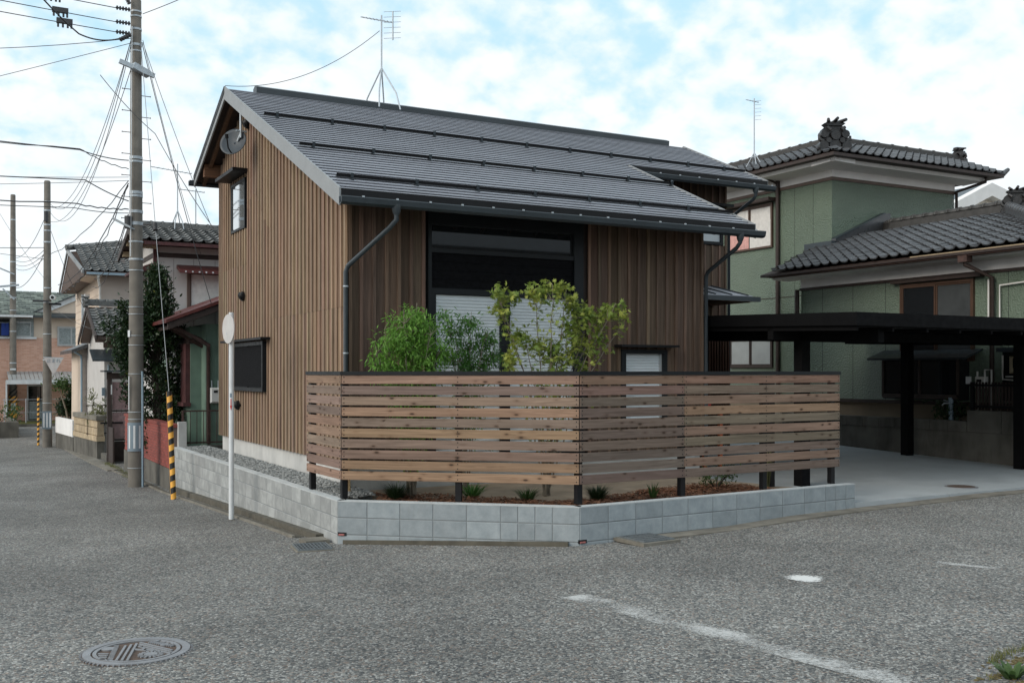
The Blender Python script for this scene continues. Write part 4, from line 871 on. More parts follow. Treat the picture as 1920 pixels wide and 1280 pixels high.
# red brick garden wall
bwl = empty('brick_wall', (-.6,11.6,-.4), 'low red brick garden wall on a concrete base behind the big utility pole', 'wall')
box('base', 'old_concrete', bwl, -.72, -.52, 8.5, 14.8, -.9, .02); box('mortar', 'mortar', bwl, -.695, -.545, 8.55, 14.8, .02, .86)
bm_ = MB().cbox(0, .206, 0, .17, 0, .052, .003); bm_.v = [(-.705+y, x, z) for x, y, z in bm_.v]; bme = bm_.mesh('brick', 'brick_red'); rest = MB(); k = 0
for r in range(14):
    y = 8.58+(.105 if r % 2 else 0)
    while y < 14.6:
        if k % 2 == 0 or True:
            if k < 300: inst('brick', bme, bwl, T(0, y, .025+.06*r))
            else: rest.add([(v.co.x, v.co.y+y, v.co.z+.025+.06*r) for v in bme.vertices], [tuple(p.vertices) for p in bme.polygons])
        y += .214; k += 1
o = rest.make('bricks', 'brick_red', bwl); o['kind'] = 'stuff'
box('cap', 'brick_red', bwl, -.72, -.53, 8.52, 14.82, .865, .93); box('end_pillar', 'foundation', bwl, -.58, -.42, 8.42, 8.56, -.3, .98)
o = box('yard', 'soil', None, -.52, 12, 8.82, 14.5, -.9, -.02); o['kind'] = 'structure'
# dark wooden gate with frosted panels
gt = empty('wooden_gate', (-.35,18,-.5), 'dark brown entrance gate with pinkish frosted panels behind the utility pole', 'gate')
for x in (-.66, -.08, .5): box('post', 'dark_brown', gt, x-.06, x+.06, 17.92, 18.08, -.6, 2.0)
box('head_beam', 'dark_brown', gt, -.72, .6, 17.9, 18.1, 1.78, 1.96); box('gate_roof', 'gutter_metal', gt, -.85, .7, 17.6, 18.4, 1.98, 2.03)
for z0, z1, m_ in ((.92, 1.70, 'pinkglass'), (.10, .84, 'pinkglass'), (-.55, .02, 'dark_brown')): box('panel', m_, gt, -.58, .44, 18.0, 18.02, z0, z1)
for z in (.86, .04, -.58): box('rail', 'dark_brown', gt, -.60, .44, 17.98, 18.04, z, z+.05)
box('number_plate', 'steel_white', gt, -.63, -.60, 17.90, 17.915, 1.35, 1.62)
box('side_panel', 'dark_brown', gt, -.70, -.66, 17.0, 17.9, -.55, .45)
MB().tube([(-.9,17.95,.55),(-.3,17.95,.55)], .025, 8).make('handle_bar', 'black_metal', gt)
# beige ornamental block wall with steps
bb = empty('stone_wall', (-.97,21,-.55), 'short beige pierced stone wall with a cap beside the steps down the street', 'wall')
M, Ln = seg_frame((-1.12,22.8), (-.82,19.4)); box_ = lambda n_, m_, x0, x1, y0, y1, z0, z1: MB().box(x0, x1, y0, y1, z0, z1).make(n_, m_, bb, M=M)
box_('base', 'old_concrete', 0, Ln, 0, .2, -.8, -.06); box_('plinth', 'stone_beige', -.01, Ln+.02, -.02, .22, -.055, .10); box_('cap', 'kerb_concrete', -.02, Ln+.03, -.03, .23, .56, .70)
for i in range(8):
    for j in range(2): MB().cbox(.01+Ln/8*i, Ln/8*(i+1)-.01, .0, .2, .11+.225*j, .32+.225*j, .015).make('block', 'stone_beige', bb, M=M)
MB().cbox(0,.2,0,.01,0,.44,.01).make('end_block', 'stone_beige', bb, M=M @ T(Ln,-.0,.11) @ Matrix.Rotation(PI/2,4,'Z'))
stp = empty('steps', (-.3,19,-.5), 'weathered concrete steps between the beige stone wall and the wooden gate', 'steps')
for i in range(3): box('step', 'old_concrete', stp, -.72+.3*i, 1, 18.15, 19.35, -.9, -.38+.17*i)
ww = empty('white_wall', (-1.2,24.6,-.6), 'low white painted panel wall on a dark base farther down the side street', 'wall')
M, Ln = seg_frame((-1.36,26.2), (-1.12,23.0)); MB().box(0,Ln,0,.12,-.9,-.12).make('base', 'old_concrete', ww, M=M)
for i in range(26): MB().cbox(Ln/26*i+.003, Ln/26*(i+1)-.003, -.02, .10, -.118, .42, .004).make('slat', 'white_plaster', ww, M=M)
# cream house
n2 = empty('cream_house', (1,25,-.5), 'cream lap-sided two storey house with grey tile roof at the bend of the side street', 'house')
box('wall', 'cream_siding', n2, .02, 6, 25.6, 33.5, -.5, 5.5)
def laps(F, a0, a1, z0, z1, mat, pitch=.30, name='siding_board'):
    z = z0
    while z < z1-.05: MB(F).prism([(0,0),(.016,0),(.004,min(pitch,z1-z)-.004),(0,min(pitch,z1-z)-.004)], a0, a1, 0).make(name, mat, n2, M=T(0,0,z)); z += pitch
laps(Fy(25.6), .02, 1.6, 2.9, 5.5, 'taupe_siding'); laps(Fx(.02), 25.6, 33.5, 2.9, 5.5, 'cream_siding')
mb = MB(); z0 = 5.42; mb.add([(-.55,25.0,z0),(3.5,25.0,z0+.05),(3.5,28.6,z0+1.65),(-.75,28.2,z0+.98),(-.6,33.0,z0-.15),(3.5,33.5,z0+.02),(-.55,25.0,z0-.1),(3.5,25.0,z0-.05),(-.6,33.0,z0-.25),(3.5,33.5,z0-.1)], [(0,1,2,3),(3,2,5,4),(6,8,9,7),(0,6,7,1),(4,5,9,8),(0,3,4,8,6)]); mb.make('roof_deck', 'brown_trim', n2)
kawara(n2, (-.55,24.97,5.44), (1,0,.012), (-.03,1,.40), 13, 15, lambda a, b_: b_ < 3.15+a*.30, mat='kawara_matte', limit=220)
ridge_stack(n2, (-.85,28.15,6.44), (3.4,28.6,7.1), .08, .2, 'kawara_matte', .13, .36, 1)
MB().bar((-.60,25.0,5.42),(-.8,28.15,6.42), .06, .14).make('verge_board', 'verge_metal', n2); MB().bar((-.80,28.2,6.42),(-.65,33.0,5.3), .06, .14).make('verge_board', 'verge_metal', n2)
box('soffit', 'cream_siding', n2, -.5, .02, 25.1, 32.9, 5.28, 5.34); box('gutter', 'pvc_blue', n2, -.5, 3.5, 24.88, 24.98, 5.32, 5.40)
pipe(n2, [(-.12,24.95,5.35),(-.12,24.98,5.15),(-.0,25.52,4.9),(-.0,25.52,2.95)], .04, 'pvc_white')
box('balcony_unit', 'steel_white', n2, -.15, .02, 28.6, 29.8, 3.1, 4.9); box('awning_frame', 'galvanised', n2, -.22, -.15, 29.0, 29.2, 3.0, 4.9)
box('annexe_wall', 'taupe_siding', n2, -.58, 2.0, 25.62, 29.0, -.6, 2.85)
laps(Fy(25.6), -.58, .9, -.3, 2.85, 'taupe_siding', .28); laps(Fx(-.58), 25.62, 28.9, -.3, 2.8, 'cream_siding', 3.0)
mb = MB(); mb.add([(-.95,25.1,2.74),(.7,25.1,3.42),(.7,29.3,3.42),(-.95,29.3,2.74),(-.95,25.1,2.62),(.7,25.1,3.30),(.7,29.3,3.3),(-.95,29.3,2.62)], [(0,1,2,3),(7,6,5,4),(4,5,1,0),(3,7,4,0)][:4]); mb.make('annexe_roof', 'kawara', n2)
pipe(n2, [(-.9,25.15,2.68),(-.62,25.5,2.55),(-.60,25.52,2.4),(-.60,25.52,-.5)], .035, 'pvc_blue'); pipe(n2, [(-.3,20.98,.9),(-.3,20.98,2.2)], .03, 'pvc_blue')
# tiled porch of the cream house
po = empty('tiled_porch', (0,21,-.5), 'small gabled porch with grey tiles and brown rafters left of the dark tree', 'porch')
box('wall', 'grey_siding', po, -.42, 2.2, 21.0, 25.5, -.5, 3.35); box('trim', 'brown_trim', po, -.45, 2.2, 20.97, 21.0, 2.72, 2.95); box('foundation', 'foundation', po, -.44, 2.2, 20.96, 25.5, -.6, .15)
mb = MB(); mb.prism([(20.1,3.05),(22.4,4.05),(24.7,3.05),(24.7,2.95),(22.4,3.95),(20.1,2.95)], -.72, 2.5, 0); mb.make('roof_deck', 'brown_trim', po)
kawara(po, (-.74,20.05,3.06), (1,0,0), (0,1,.43), 12, 10, mat='kawara_matte', limit=120)
MB().prism([(20.0,2.90),(22.4,3.95),(22.4,4.12),(20.0,3.07)], -.80, -.75, 0).make('verge_board', 'dark_brown', po); MB().prism([(24.8,2.90),(22.4,3.95),(22.4,4.12),(24.8,3.07)], -.80, -.75, 0).make('verge_board', 'dark_brown', po)
for y, z in ((20.5,2.98),(21.2,3.28),(22.4,3.78)): box('purlin', 'brown_trim', po, -.74, -.42, y-.07, y+.07, z-.1, z+.06)
ridge_stack(po, (-.78,22.4,4.10), (2.4,22.4,4.10), .14, .2, 'kawara_matte', .08, .3, 2); onigawara(po, (-.8,22.4,4.05), -PI/2, .6, 'kawara_matte')
MB().prism([(20.2,2.30),(21.0,2.62),(21.0,2.68),(20.2,2.36)], -.85, .9, 0).make('door_hood', 'gutter_metal', po)
box('meter', 'grey_plate', po, -.50, -.42, 20.85, 20.99, 1.25, 1.5)
fr = empty('thin_railing', (-.5,21,.1), 'thin dark iron railing above the beige stone wall', 'railing')
for z in (.10, .95): box('rail', 'dark_brown', fr, -.98, .2, 20.6, 20.63, z, z+.03)
for i in range(9): box('baluster', 'dark_brown', fr, -.96+.14*i, -.945+.14*i, 20.607, 20.622, .05, .96)
# far pink brick house
n3 = empty('pink_brick_house', (-1,46,-.5), 'far house with pink brick ground floor, cream upper storey and mottled green roof', 'house')
F42 = Fy(42.0)
box('wall', 'pink_brick', n3, -9, 5, 42.0, 50, -.6, 3.62); box('upper_wall', 'cream_siding', n3, -9, 5, 42.03, 50, 3.62, 4.75)
MB().prism([(-1.1,4.7),(5,4.7),(5,5.5),(3.2,6.6),(-1.1,4.80)][0:5], 41.95, 42.4, 1).make('gable_wall', 'cream_siding', n3)
box('band', 'steel_white', n3, -9, -.9, 41.9, 42.0, 3.56, 3.66)
mb = MB(); z = 4.68; row = 0
while row < 13:
    y0 = 41.45+.27*row; z0 = 4.70+.105*row; x = -9.2+(.16 if row % 2 else 0); xe = -.6+.22*row
    while x < xe:
        h = .02+R.uniform(0, .02); mb.add([(x,y0,z0+h),(x+.3,y0,z0+h),(x+.3,y0+.30,z0+.115),(x,y0+.30,z0+.115),(x,y0,z0-.03),(x+.3,y0,z0-.03)], [(0,1,2,3),(4,5,1,0)]); x += .315
    row += 1
o = mb.make('slates', 'slate_green', n3); o['kind'] = 'stuff'
mb = MB(); mb.prism([(41.45,4.66),(45.0,6.04),(50,4.2),(50,4.1),(45,5.9),(41.45,4.58)], -9.2, 3.2, 0); mb.make('roof_deck', 'gutter_metal', n3)
MB().bar((-1.15,41.9,4.66),(2.2,41.9,6.25), .1, .24).make('verge_board', 'steel_white', n3); MB().bar((-1.15,41.82,4.80),(2.2,41.82,6.40), .14, .05).make('verge_flashing', 'gutter_metal', n3)
box('gutter', 'steel_white', n3, -9.2, -1.1, 41.36, 41.46, 4.58, 4.68)
window(n3, F42, .03, 1.3, 3.24, 4.19, 'alu_frame', .05, .05, 2, glass=('curtain_grey', 'curtain_grey'))
box('balcony_recess', 'curtain_grey', n3, -9, -1.02, 41.97, 42.0, 3.66, 4.55); box('balcony_glass', 'dark_interior', n3, -3, -2.0, 41.95, 41.97, 3.7, 4.5); window(n3, Fy(41.97), -1.95, -1.15, 3.68, 4.4, 'alu_frame', .04, .04, 1, glass='curtain_grey')
ln = empty('hanging_laundry', (-2.4,41.7,4), 'dark blue and black laundry hanging on the far balcony', 'laundry')
for i, m_ in enumerate(('dark_cloth','blue_cloth','blue_cloth','dark_cloth')): MB().prism([(-2.6+.17*i,4.3),(-2.46+.17*i,4.3),(-2.44+.17*i,3.72),(-2.63+.17*i,3.70)], 41.75, 41.79, 1).make('garment', m_, ln)
MB().tube([(-3.5,41.78,4.32),(-1.1,41.78,4.32)], .012, 6).make('clothes_pole', 'galvanised', ln)
tr_ = empty('terrace_roof', (-1,41,-.5), 'white framed terrace roof with translucent corrugated panels at the far pink house', 'terrace')
for i in range(20): MB().prism([(40.4,1.60),(42.0,1.98),(42.0,2.0),(40.4,1.62)], -2.2+.19*i, -2.03+.19*i, 0).make('roof_panel', 'frosted', tr_)
box('front_beam', 'steel_white', tr_, -2.3, 1.7, 40.35, 40.45, 1.40, 1.60)
for x in (-2.28, -.62, 1.0): box('post', 'steel_white', tr_, x-.03, x+.03, 40.37, 40.43, -.5, 1.4)
box('side_panel', 'frosted', tr_, -2.26, -2.24, 40.5, 42, -.3, 1.55)
window(n3, F42, -1.32, -.35, -.42, 1.35, 'alu_frame', .05, .06, 1, glass='glass'); box('curtain', 'curtain_grey', n3, -1.22, -.45, 41.94, 41.95, -.3, .55)
fn = empty('wire_fence', (-1,39.6,-.5), 'thin pale post-and-wire fence before the far pink house', 'fence')
for x in (-2.4, -1.5, -.55, .3): MB().tube([(x,39.7,-.6),(x,39.7,.75)], .02, 6).make('post', 'galvanised', fn)
for z in (.1, .7): MB().tube([(-2.5,39.7,z),(.5,39.7,z)], .008, 5).make('wire', 'galvanised', fn)
kb = empty('far_kerb_wall', (-1.2,39.4,-.6), 'dark low kerb wall in front of the far pink house', 'wall'); box('wall', 'old_concrete', kb, -1.9, 3, 39.2, 39.4, -.9, -.42)
lw = empty('low_concrete_wall', (-2.8,32,-.6), 'stained low concrete wall at the left edge of the street end', 'wall'); box('wall', 'old_concrete', lw, -6, -2.22, 31.9, 32.2, -1, .02); box('return_wall', 'old_concrete', lw, -2.42, -2.22, 32.2, 38, -1, .0)
# cream brick gable behind, right
n4 = empty('cream_brick_house', (35,20,0), 'cream brick gable with white bargeboards beyond the green house at the right', 'house')
MB().prism([(28,0),(45,0),(45,7.4),(34.0,9.62),(28,7.0)], 16.0, 26, 1).make('wall', 'cream_brick', n4)
for (a, b_) in (((27.4,7.06),(34.0,9.95)), ((34.0,9.95),(45,7.3))):
    MB().prism([(a[0],a[1]-.55),(b_[0],b_[1]-.55),(b_[0],b_[1]),(a[0],a[1])], 15.55, 15.99, 1).make('bargeboard', 'white_plaster', n4)
    MB().prism([(a[0],a[1]-.1),(b_[0],b_[1]-.1),(b_[0],b_[1]-.01),(a[0],a[1]-.01)], 16.0, 26, 1).make('roof', 'gutter_metal', n4)
# house across the road, behind the camera: seen only as a reflection in the tall window
n5 = empty('opposite_house', (13,-21,.2), 'pale grey house across the road mirrored in the tall window', 'house')
box('wall', 'grey_siding', n5, 8.5, 21, -27, -19, 0, 6.2); box('lower_wall', 'grey_siding', n5, 3, 8.4, -26, -18.5, 0, 2.9)
MB().prism([(-18.2,6.2),(-23,8.4),(-27.6,6.2)], 8, 21.5, 0).make('roof', 'kawara', n5); MB().prism([(-17.6,2.9),(-22,4.7),(-26.6,2.9)], 2.4, 8.45, 0).make('lower_roof', 'kawara', n5)
FB = lambda a, b_, z: (a, -19+b_, z); w = fbox(FB, 11, 13.2, 0, .06, 4.6, 5.9).make('window', 'bronze_frame', n5); fbox(FB, 11.1, 13.1, .06, .07, 4.7, 5.8).make('pane', 'glass', w)

# ------------------------------------------------------------------ utility poles
def bands(parent, x, y, items, r0, r1, H, mat='galvanised'):
    for z, h in items:
        r = r0+(r1-r0)*(z/H)+.006; MB().tube([(x,y,z-h/2),(x,y,z+h/2)], r, 16).make('band', mat, parent)
def pole(x, y, zb, zt, r0, r1, label, steps=True):
    p = empty('utility_pole', (x, y, zb), label, 'utility pole', 'concrete utility poles along the side street')
    MB().tube([(x,y,zb-.2),(x,y,zt-.03),(x,y,zt)], [r0,r1,r1*.8], 20).make('shaft', 'concrete_pole', p); return p
P1 = (-1.18, 9.82); P1r = (.165, .105); ZT1 = 9.82
p1 = pole(*P1, -.42, ZT1, *P1r, 'tall concrete utility pole in front of the red brick wall, nearest to the timber house')
def rad1(z): return P1r[0]+(P1r[1]-P1r[0])*(z+.4)/10.2
for z, h, m_ in ((9.55,.03,0),(9.45,.03,0),(9.18,.04,0),(8.85,.05,0),(8.72,.03,0),(6.48,.06,0),(6.40,.04,0),(5.75,.06,0),(5.68,.05,0),(5.35,.06,0),(5.1,.07,0),(4.72,.03,0),(4.35,.04,0),(4.12,.02,0),(3.35,.015,0),(3.2,.015,0),(2.75,.012,0),(1.95,.012,0),(1.15,.015,0),(1.0,.015,0),(-.02,.012,0),(2.55,.012,0)):
    MB().tube([(P1[0],P1[1],z-h/2),(P1[0],P1[1],z+h/2)], rad1(z)+.008, 18).make('band', 'galvanised', p1)
MB().bar((P1[0]-.36,P1[1]-.20,8.42), (P1[0]+.34,P1[1]-.20,8.20), .07, .09).make('crossarm', 'galvanised', p1); MB().bar((P1[0]-.1,P1[1]-.2,8.36),(P1[0]+.24,P1[1]-.1,8.24), .16, .13).make('arm_clamp', 'galvanised', p1)
bolt = MB().tube([(0,0,0),(.20,0,0)], .008, 6).tube([(.185,0,0),(.20,0,0)], .014, 6).mesh('step_bolt', 'rust_brown')
for i in range(8):
    z = 7.9-.45*i
    for k, sx in enumerate((-1, 1)):
        inst('step_bolt', bolt, p1, T(P1[0]+sx*(rad1(z)-.03), P1[1]-.05, z-.22*k*.5) @ Matrix.Rotation(0 if sx > 0 else PI, 4, 'Z'))
MB().tube([(P1[0]-.10,P1[1]-.13,9.2),(P1[0]-.125,P1[1]-.13,5.0),(P1[0]-.13,P1[1]-.13,4.4)], .012, 6).make('conduit', 'steel_white', p1)
MB().tube([(P1[0]+.095,P1[1]-.165,2.0),(P1[0]+.10,P1[1]-.175,1.9),(P1[0]+.105,P1[1]-.18,-.5)], .022, 8).make('conduit', 'pvc_blue', p1)
MB().tube([(P1[0]-.155,P1[1]-.10,1.9),(P1[0]-.155,P1[1]-.10,1.2)], .014, 6).make('conduit', 'steel_white', p1)
pl = MB(); ang = [PI*(1.04+.92*k/14) for k in range(15)]
def curved(z0, z1, a0, a1, r): 
    n = 8; m_ = MB(); aa = [a0+(a1-a0)*k/n for k in range(n+1)]; m_.add([(P1[0]+math.cos(a)*r, P1[1]+math.sin(a)*r, z) for z in (z0, z1) for a in aa], [(i, i+1, n+1+i+1, n+1+i) for i in range(n)], True); return m_
vd = math.atan2(-.8786, -.30)   # direction from pole roughly towards the corner
pp = curved(.33, .93, vd-1.1, vd+.95, .178).make('reflector_plate', 'grey_plate', p1)
for k in range(3): curved(.39, .87, vd-.75+.62*k, vd-.52+.62*k, .181).make('stripe', 'steel_white', pp)
curved(2.72, 2.86, vd-1.15, vd-.6, .168).make('tag', 'steel_white', p1)
MB().tube([(P1[0]-.02,P1[1]-.1,4.96),(P1[0]-.16,P1[1]-.14,5.0)], [.016,.016], 6).make('lamp_arm', 'galvanised', p1)
MB().bar((P1[0]-.14,P1[1]-.14,5.00),(P1[0]-.50,P1[1]-.16,5.17), .045, .04).make('street_lamp', 'steel_white', p1)
MB().tube([(P1[0]-.17,P1[1]-.08,4.98),(P1[0]-.17,P1[1]-.08,5.24)], .075, 10).make('splice_box', 'cable_black', p1)
def insul(parent, a, b_, name='insulator'):
    a = Vector(a); b_ = Vector(b_); m_ = MB(); n = 5
    for k in range(n): c = a+(b_-a)*(k+.5)/n; d = (b_-a).normalized(); m_.tube([c-d*.014, c+d*.014], .045, 8)
    m_.tube([a, b_], .018, 6); return m_.make(name, 'cable_black', parent)
for z in (9.54, 9.25, 9.04): insul(p1, (P1[0]-.13,P1[1]-.12,z), (P1[0]-.42,P1[1]-.12,z+.0))
insul(p1, (P1[0]-.14,P1[1]-.1,9.66), (P1[0]-.24,P1[1]-.12,9.83)); insul(p1, (P1[0]-.13,P1[1]-.13,9.02), (P1[0]-.35,P1[1]-.18,8.86))
p2 = pole(-1.62, 26.36, -.66, 8.64, .16, .105, 'middle concrete utility pole down the side street with a triangular sign on it')
bands(p2, -1.62, 26.36, [(7.9,.05),(7.6,.05),(7.1,.05),(6.9,.04),(6.5,.05),(4.9,.04),(4.4,.03),(3.3,.03),(2.4,.03),(.9,.02),(.3,.02)], .16, .105, 9)
MB().tube([(-1.62-.05,26.2,7.2),(-1.62-.05,26.2,7.55)], .07, 8).make('arrester', 'cable_black', p2)
cm = MB().tube([(-1.45,26.0,4.55),(-1.5,25.85,4.55)], .09, 12).make('camera_housing', 'steel_white', p2); MB().tube([(-1.5,25.85,4.55),(-1.505,25.835,4.55)], .055, 12).make('lens', 'dark_interior', cm); box('camera_arm', 'black_metal', p2, -1.6, -1.2, 26.0, 26.05, 4.3, 4.36)
box('reflector_plate', 'grey_plate', p2, -1.80, -1.50, 26.17, 26.19, .0, .62)
for k in range(3): box('stripe', 'steel_white', p2, -1.77+.10*k, -1.72+.10*k, 26.155, 26.168, .06, .56)
box('crossarm', 'cable_black', p2, -2.1, -1.6, 26.1, 26.2, 4.40, 4.46)
p3 = pole(-1.95, 41.5, -.5, 10.4, .17, .11, 'farthest utility pole at the end of the side street with a striped band')
bands(p3, -1.95, 41.5, [(9.2,.05),(7.2,.05),(6.2,.05),(5.5,.05),(4.9,.04),(3.9,.04),(2.4,.05)], .17, .11, 10)
MB().bar((-3.2,41.3,5.9),(-1.7,41.3,6.1), .1, .09).make('crossarm', 'galvanised', p3); MB().bar((-3.1,41.3,7.1),(-1.9,41.3,6.6), .06, .06).make('brace', 'galvanised', p3); MB().bar((-2.4,41.3,5.9),(-1.9,41.3,5.4), .06, .06).make('brace', 'galvanised', p3)
sp = MB().tube([(-1.95,41.5,-.2),(-1.95,41.5,.82)], .185, 16).make('striped_band', 'tape_yellow', p3)
for k in range(5):
    m_ = MB(); n = 10; zc = -.1+.22*k
    m_.add([(-1.95+.188*math.cos(a), 41.5+.188*math.sin(a), zc+z+.16*(a-PI)) for z in (0, .1) for a in [PI+PI*i/n for i in range(n+1)]], [(i, i+1, n+1+i+1, n+1+i) for i in range(n)], True); m_.make('stripe', 'tape_black', sp)
box('notice', 'steel_white', p3, -2.05, -1.85, 41.29, 41.305, .15, .5); box('tag', 'steel_white', p3, -2.08, -1.84, 41.30, 41.315, 2.06, 2.14)

# guy wire with striped guard
def striped(parent, p0, p1, r, nst):
    p0, p1 = Vector(p0), Vector(p1); Ln = (p1-p0).length; q = (p1-p0).to_track_quat('Z', 'Y').to_matrix().to_4x4(); M = T(*p0) @ q; n = 16
    MB().tube([(0,0,0),(0,0,Ln)], r, n).make('guard', 'tape_black', parent, M=M)
    h = Ln/nst
    for k in range(nst):
        m_ = MB(); m_.add([(math.cos(2*PI*i/n)*(r+.002), math.sin(2*PI*i/n)*(r+.002), min(Ln, max(0, k*h+z+.28*h*math.sin(0)+h*.5*(i/n)))) for z in (0, h*.5) for i in range(n+1)], [(i, i+1, n+1+i+1, n+1+i) for i in range(n)], True)
        m_.make('stripe', 'tape_yellow', parent, M=M)
gy = empty('guy_wire', (-1.03,6.5,-.35), 'slanting guy wire with yellow and black striped guard at the block wall end', 'guy wire')
gb, gt_ = Vector((-1.03,6.5,-.36)), Vector((-1.10,9.75,8.95)); gm_ = gb+(gt_-gb)*.0+Vector((-.02,.08,1.93))
striped(gy, gb, (-1.07,6.72,1.63), .048, 9)
MB().tube([(-1.07,6.72,1.6),(-1.09,8.2,5.2),gt_], .007, 6).make('wire', 'wire_light', gy); insul(gy, (-1.10,7.98,4.75),(-1.10,8.05,4.90), 'insulator')
g2 = empty('guy_guard', (-1.95,26.1,-.65), 'thin yellow and black striped guard beside the middle utility pole', 'guy wire'); striped(g2, (-1.93,26.0,-.55), (-1.93,26.05,1.15), .035, 10)

# wires ---------------------------------------------------------------
def wire(label, pts, r=.010, sag=0., mat='cable_black', n=14, wob=0.):
    """a cable through the points, each span hanging by sag"""
    P = []
    for a, b_ in zip(pts[:-1], pts[1:]):
        a, b_ = Vector(a), Vector(b_)
        for i in range(n): u = i/n; q = a.lerp(b_, u); q.z -= sag*4*u*(1-u); P.append(q+Vector((0, 0, wob*math.sin(i*2.1))))
    P.append(Vector(pts[-1])); c = P[0]
    m_ = MB().tube([p-c for p in P], r*.85, 5); o = m_.make('overhead_cable', mat, None, M=T(*c)); return lab(o, label, 'cable', 'cables strung from the utility poles')
pz = lambda z, dx=-.12, dy=-.1: (P1[0]+dx, P1[1]+dy, z)
cut = MB().box(-.15, .15, -.04, .04, -.05, .05)
for x in (-.12, -.03, .06, .13): cut.tube([(x,0,-.05),(x,0,-.13)], .022, 6)
cutm = cut.mesh('cable_fitting', 'cable_black')
for i, (z, zl, fx) in enumerate(((9.54, 9.75, -1.62), (9.25, 9.44, -1.48), (9.04, 9.18, -1.40))):
    w = wire(('uppermost', 'second', 'third')[i]+' power line leaving the top of the near utility pole to the left', [pz(z,-.42), (P1[0]-9,P1[1]-.5,zl+.15)], .011, .05)
    o = inst('cable_fitting', cutm, w, T(P1[0]+fx+(.0), P1[1]-.14, z+.05-.0)); o['label'] = 'dark spacer clamp'
wire('thin line rising right from the pole top out of the picture', [pz(9.5,.12), (1.9,5.5,10.6), (6,-4,12.4)], .009, .12)
wire('thick black cable swooping down from the upper left corner to the near pole', [pz(9.0,-.15,-.15), (P1[0]-1.2,P1[1]-.8,8.68), (-4.0,7.0,9.6), (-6.5,3.5,11.6)], .018, .12)
wire('long line crossing the sky from the near pole down to the left edge', [pz(8.95), (-10.5,14.0,9.0)], .009, .35)
wire('straight line falling from the near pole to the left edge above the telephone cables', [pz(8.85), (-12,22,7.5)], .008, .05)
wire('faint line crossing the upper left sky down to the far pole', [(-8,12,11.6),(-4,24,8.6),(-1.7,26.3,5.2)], .007, .2, 'wire_light')
wire('upper of the paired telephone cables running left from the near pole', [pz(6.40,-.16), (-2.3,9.6,6.50), (-9.5,8.9,6.6)], .013, .04)
wire('lower of the paired telephone cables running left from the near pole', [pz(6.22,-.16), (-2.3,9.6,6.52), (-9.5,8.9,6.45)], .011, .05, wob=.012)
wire('lone cable running left below the telephone pair', [pz(5.55,-.16), (-2.2,9.6,5.90), (-9.5,9.2,5.62)], .014, .03)
wire('slack thin line running left at mid height of the near pole', [pz(6.05,-.16), (-9.5,11.5,6.0)], .007, .12, 'cable_grey')
wire('second slack thin line running left at mid height of the near pole', [pz(5.98,-.16), (-9.5,12.5,5.75)], .007, .1, 'cable_grey')
wire('thick telecom bundle running left below the lamp height cables', [pz(5.38,-.16), (-2.4,9.7,5.42), (-9.5,9.4,5.25)], .015, .03, wob=.012)
wire('lower telecom cable running left under the thick bundle', [pz(5.30,-.16), (-2.4,9.7,5.33), (-9.5,9.4,5.12)], .010, .03)
for i, (dz0, dz1, sg, lb) in enumerate(((8.9, 7.8, 1.3, 'left'), (8.9, 7.7, 1.0, 'middle'), (8.8, 7.5, 1.5, 'right'), (8.3, 7.2, .9, 'lowest'))):
    wire(lb+' strand of the drooping lines between the near and middle poles', [pz(dz0,-.12), (-1.62+.1,26.2,dz1)], .009, sg, 'cable_grey', 20)
for i, (z0, q, z1, sg, lb) in enumerate(((6.0,(-1.5,26.3),6.1,.25,'upper'), (5.95,(-1.3,26.0),5.0,.5,'twisted'), (5.3,(-.2,25.4),5.2,.35,'lower'), (5.25,(-.3,25.0),4.9,.5,'lowest'))):
    wire(lb+' service cable slanting down the side street from near pole', [pz(z0,-.14,.1), (q[0],q[1],z1)], (.012,.015,.014,.010)[i], sg, wob=.02)
wire('spiral wrapped cable beside the service cables along the side street', [pz(5.9,-.14,.1), (-1.35,25.9,4.7)], .012, .6, 'cable_black', 40, .05)
wire('drop wire from the near pole to the porch eave of the white house', [pz(8.9,.1), (.35,9.65,3.42)], .010, .15)
wire('thin wire from the near pole top to the rear eave of the timber house', [pz(8.9,.12), (-.05,7.9,4.9)], .008, .1, 'cable_grey')
wire('wire slanting behind the near pole to the rear corner of the timber house', [(-1.9,9.7,8.1), (-.9,9.2,6.9), (0,7.9,4.85)], .009, .06)
wire('thin wire from the near pole to the white house roof', [pz(8.95,.12), (1.1,14.3,5.0)], .007, .25, 'cable_grey')
wire('lines between the middle and the far pole', [(-1.6,26.5,7.6), (-1.95,41.4,7.4)], .012, .5); wire('second line between the middle and the far pole', [(-1.6,26.5,6.4), (-1.95,41.4,6.0)], .014, .5)
wire('line running left from the middle pole', [(-1.7,26.3,6.3), (-8,26,6.2)], .014, .1); wire('second line running left from the middle pole', [(-1.7,26.3,5.9), (-8,25,6.6)], .010, .1)
for i in range(3):
    w = wire(('upper', 'middle', 'lower')[i]+' of three short insulated lines between the far and middle poles', [(-1.9,41.3,7.3-.2*i), (-1.7,26.5,6.25-.14*i)], .012, .25)
wire('wire from the middle pole to the cream house wall', [(-1.5,26.4,6.9), (-.1,26.2,3.7)], .009, .3); wire('thin wire from the middle pole to the tiled porch', [(-1.5,26.4,4.3), (-.7,21.3,3.3)], .007, .1, 'cable_grey')
wire('aerial lead from the antenna on the timber roof to the gable peak', [(2.5,5.27,8.42), (XL,TR,ZR+.05)], .007, .32, 'cable_grey', 24)

